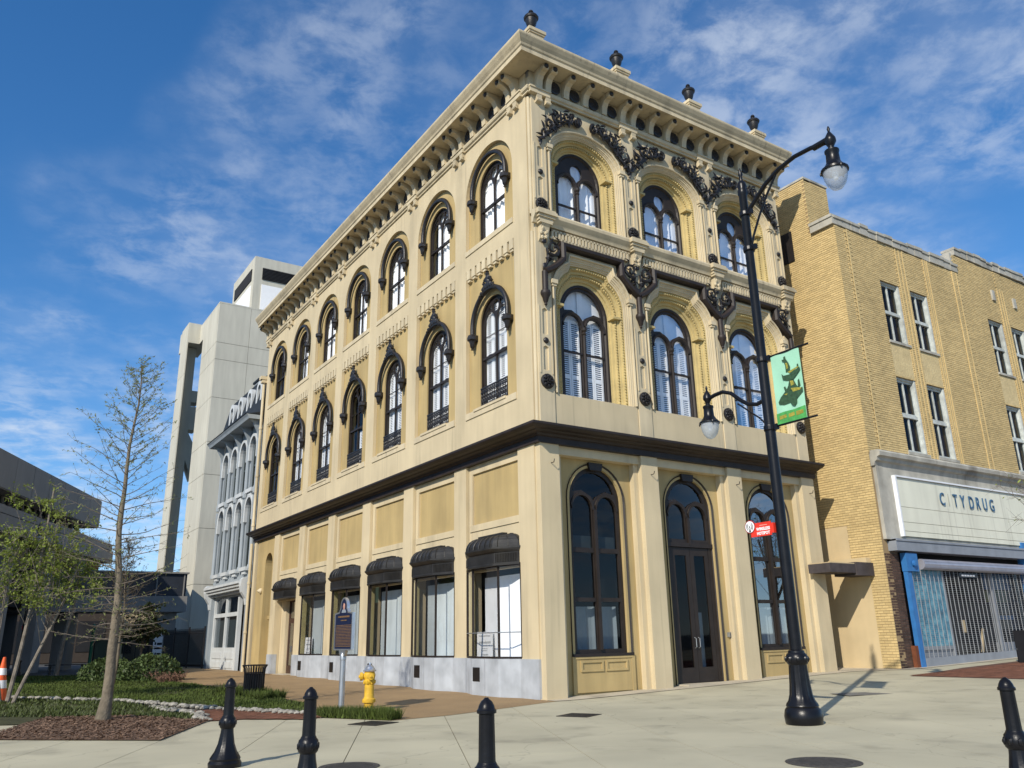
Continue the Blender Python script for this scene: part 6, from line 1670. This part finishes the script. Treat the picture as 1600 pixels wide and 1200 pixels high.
# litter bin
TR = empty('litter_bin', (-4.67, 7.2, 0.03), 'round black slatted litter bin standing in the grass', 'bin')
sl_ = MB(); sl_.tube([(0.26, 0, 0.04), (0.265, 0, 0.55), (0.28, 0, 0.72), (0.33, 0, 0.80)], 0.013, 4); sl_ = sl_.mesh('slat', LAMPBLK)
for k in range(26): put('slat', sl_, TR, (0, 0, 0), rz=k * 2 * pi / 26)
b = MB()
for z, r_ in ((0.06, 0.262), (0.60, 0.268), (0.80, 0.33)):
    b.tube([(r_ * cos(a), r_ * sin(a), z) for a in [2 * pi * k / 24 for k in range(25)]], 0.012, 5, caps=False)
b.build('hoop', LAMPBLK, TR)
b = MB(); b.lathe([(0.23, 0.05), (0.23, 0.58)], n=20); b.build('liner', LAMPBLK, TR)
# papers in shop windows
for (y, z, lab) in ((CB + 0.70, 0.92, 'white notice leaning inside the shop window nearest the corner'), (CB + 4 * PL + 0.75, 0.92, 'white notice leaning inside the shop window next to the side door')):
    p_ = empty('window_notice', (0.02, y, z), lab, 'notice')
    T_ = lambda s, d, zz_: (0.30 - d - 0.0 + 0.28 * (1 - 0) * zz_ * 0.3, s + 0.12 * zz_, zz_)
    b = MB(T_); b.box(-0.40, 0.40, 0.14, 0.15, 0.03, 0.66); b.build('card', SWHITE, p_)
    b = MB(T_); rr = random.Random(3)
    for z0, h, s0, s1 in ((0.54, 0.035, -0.28, 0.28), (0.36, 0.06, -0.3, 0.3), (0.22, 0.025, -0.15, 0.15), (0.17, 0.025, -0.13, 0.13), (0.06, 0.04, -0.18, 0.18)):
        s = s0
        while s < s1: b.box(s, s + 0.045, 0.15, 0.152, z0, z0 + h * rr.uniform(.7, 1)); s += 0.06
    b.build('print', mat('print_grey', (0.30, 0.31, 0.31), 0.8) if 'print_grey' not in bpy.data.materials else bpy.data.materials['print_grey'], p_)
# traffic cone
TC = empty('traffic_cone', (-10.52, 10.0, 0.05), 'orange traffic cone with white bands at the left edge of the lawn', 'traffic cone')
b = MB(); b.lathe([(0.20, 0.05), (0.035, 1.12), (0.02, 1.13)], n=18); b.build('body', ORANGE, TC, True)
for r0, z0, r1, z1 in ((0.157, 0.35, 0.127, 0.55), (0.107, 0.68, 0.082, 0.85)):
    b = MB(); b.lathe([(r0 + 0.003, z0), (r1 + 0.003, z1)], n=18, caps=False); b.build('reflective_band', SWHITE, TC, True)
b = MB(); b.prism([(-0.22, -0.26), (0.22, -0.26), (0.26, -0.22), (0.26, 0.22), (0.22, 0.26), (-0.22, 0.26), (-0.26, 0.22), (-0.26, -0.22)], 0, 0.05, 'c'); b.build('foot', BLACKIRON, TC)
# bench on the far side of the lawn
BE = empty('park_bench', (-6.9, 31.5, 0.1), 'dark backless bench beyond the lawn under the trees', 'bench')
for i in range(4):
    b = MB(); b.box(-0.95, 0.95, -0.24 + i * 0.125, -0.14 + i * 0.125, 0.42, 0.47); b.build('slat', BLACKIRON, BE)
for s in (-0.7, 0.7):
    b = MB(); b.box(s - 0.04, s + 0.04, -0.2, 0.2, 0.36, 0.42); b.box(s - 0.035, s + 0.035, -0.06, 0.06, 0.0, 0.36); b.box(s - 0.04, s + 0.04, -0.2, 0.2, 0, 0.05); b.build('leg', BLACKIRON, BE)
# cabinet and post
b = MB(); b.box(-0.55, 0.55, -0.3, 0.3, 0, 1.55); b.box(-0.6, 0.6, -0.35, 0.35, 1.55, 1.62); b.box(-0.02, 0.02, -0.31, -0.3, 0.1, 1.5); b.box(0.08, 0.12, -0.34, -0.3, 0.7, 0.95)
o = b.build('utility_cabinet', mat('cabinet_green', (0.012, 0.035, 0.022), 0.5)); o.location = (-4.6, 36.5, 0.1); tag(o, 'dark green utility cabinet behind the clipped shrubs', 'cabinet')
b = MB(); b.lathe([(0.13, 0), (0.13, 0.1), (0.09, 0.14), (0.085, 2.3), (0.11, 2.34), (0.06, 2.45), (0.0, 2.5)], n=12)
o = b.build('green_post', mat('post_green', (0.01, 0.11, 0.06), 0.4), smooth=True); o.location = (-5.35, 36.0, 0.1); tag(o, 'bright green metal post beside the utility cabinet', 'post')
# tall dark fence
FE = empty('metal_fence', (-0.15, 32.5, 0.1), 'tall dark metal picket fence between the grey terrace and the footbridge', 'fence')
fx, fy = -2.05, 13.5; FL = sqrt(fx * fx + fy * fy); fa = atan2(fy, fx)
pk = MB(); pk.box(-0.012, 0.012, -0.012, 0.012, 0.05, 2.15); pk = pk.mesh('picket', BLACKIRON)
po_ = MB(); po_.box(-0.04, 0.04, -0.04, 0.04, -0.1, 2.25); po_ = po_.mesh('post', BLACKIRON)
k = 0; s = 0.0
while s < FL:
    put('post' if k % 18 == 0 else 'picket', po_ if k % 18 == 0 else pk, FE, (fx * s / FL, fy * s / FL, 0)); s += 0.125; k += 1
for z in (0.2, 1.9):
    b = MB(); b.tube([(0, 0, z), (fx, fy, z)], 0.025, 4); b.build('rail', BLACKIRON, FE)
b = MB(); b.add([(0.06, 0.0, 0.1), (fx + 0.06, fy, 0.1), (fx + 0.06, fy, 2.05), (0.06, 0, 2.05)], [(0, 1, 2, 3)])
MESHM = glass_mat('mesh_screen', (0.35, 0.35, 0.35), 0.0, 0.0); b.build('mesh_screen', MESHM, FE, recalc=False)
# notice board on the fence
NB = empty('fence_notice', (-1.35, 38.9, 0.55), 'tall white notice with black lines fixed to the dark fence', 'notice', rz=radians(8))
b = MB(); b.box(-0.30, 0.30, -0.04, 0.0, 0.1, 1.55); b.build('board', SWHITE, NB)
for z, h, s0, s1 in ((1.35, 0.03, -0.2, 0.22), (0.85, 0.16, -0.22, -0.13), (0.84, 0.13, -0.08, 0.22), (0.60, 0.1, -0.22, 0.22), (0.28, 0.12, -0.17, -0.08), (0.28, 0.10, -0.04, 0.2)):
    b = MB(); b.box(s0, s1, -0.045, -0.04, z, z + h); b.build('print_line', BLACKIRON, NB)
# covers set in the pavement
def disc_cover(x, y, r_, lab):
    b = MB(); n = 28
    b.lathe([(r_, 0.0), (r_, 0.006), (r_ * 0.9, 0.006), (r_ * 0.89, 0.003), (r_ * 0.84, 0.003), (r_ * 0.83, 0.007)], (0, 0, 0), n)
    for i in range(-5, 6):
        q = sqrt(max(0.01, 0.62 - (i / 6.2) ** 2)) * r_
        b.box(-q, q, i * r_ / 7.0 - 0.008, i * r_ / 7.0 + 0.008, 0.007, 0.011)
    o = b.build('manhole_cover', mat('cast_cover', (0.06, 0.055, 0.05), 0.7, 0.2, 8, 0.3, 50) if 'cast_cover' not in bpy.data.materials else bpy.data.materials['cast_cover'])
    o.location = (x, y, gh(x, y) + 0.002); tag(o, lab, 'manhole cover', 'manhole covers')
disc_cover(-3.2, -9.95, 0.42, 'round dark manhole cover at the bottom right of the plaza')
disc_cover(-7.55, -6.62, 0.36, 'round reddish manhole cover behind the second bollard')
for (x, y, a, lab) in ((-1.65, -3.4, 0.45, 'square black drain grate in the concrete before the corner'), (-5.2, -2.0, 0.45, 'square black drain grate beside the hydrant grass')):
    g_ = empty('drain_grate', (x, y, gh(x, y) + 0.002), lab, 'drain grate', 'drain grates', rz=a)
    b = MB(); b.plate(rect(-0.32, 0.32, -0.32, 0.32), [rect(-0.28, 0.28, -0.28, 0.28)], 0, 0.01) ; 
    b.v = [(p[0], p[2], p[1]) for p in b.v]; b.build('rim', BLACKIRON, g_)
    b = MB(); b.box(-0.28, 0.28, -0.28, 0.28, 0.0, 0.002); b.build('pit', DARKIN, g_)
    for i in range(8):
        b = MB(); b.box(-0.26 + i * 0.07, -0.23 + i * 0.07, -0.28, 0.28, 0.002, 0.008); b.build('bar', BLACKIRON, g_)
b = MB(); b.box(-0.55, 0.55, -0.35, 0.35, 0, 0.006); b.box(-0.1, 0.1, -0.02, 0.02, 0.006, 0.012); b.box(-0.5, 0.5, 0.30, 0.31, 0.006, 0.009)
o = b.build('utility_cover', mat('grey_cover', (0.17, 0.16, 0.14), 0.8, 0.15, 4, 0.2, 60)); o.location = (4.9, -4.9, gh(4.9, -4.9) + 0.003); o.rotation_euler.z = -0.35; tag(o, 'grey rectangular utility cover near the lamp shadow', 'cover')
# sandwich board at the right edge
SB = empty('sandwich_board', (16.25, -3.05, gh(16.25, -3.05)), 'black sandwich board cut by the right edge in front of the grille', 'sign', rz=0.5)
for s in (-1, 1):
    b = MB(); b.add([(s * 0.30, -0.35, 0.0), (s * 0.30, 0.35, 0.0), (s * 0.05, 0.35, 0.95), (s * 0.05, -0.35, 0.95), (s * 0.30 - s * 0.03, -0.35, 0.0), (s * 0.30 - s * 0.03, 0.35, 0.0), (s * 0.05 - s * 0.03, 0.35, 0.95), (s * 0.05 - s * 0.03, -0.35, 0.95)], [(0, 1, 2, 3), (4, 7, 6, 5), (0, 3, 7, 4), (1, 5, 6, 2), (3, 2, 6, 7), (0, 4, 5, 1)]); b.build('board', mat('board_black', (0.015, 0.015, 0.017), 0.95, 0.1, 3, 0, 1, spec=0.05) if 'board_black' not in bpy.data.materials else bpy.data.materials['board_black'], SB)
b = MB(); b.tube([(-0.05, 0.3, 0.93), (0.05, 0.3, 0.93)], 0.012, 5); b.tube([(-0.2, 0.34, 0.4), (0.2, 0.34, 0.4)], 0.008, 5); b.build('hinge', GALV, SB)
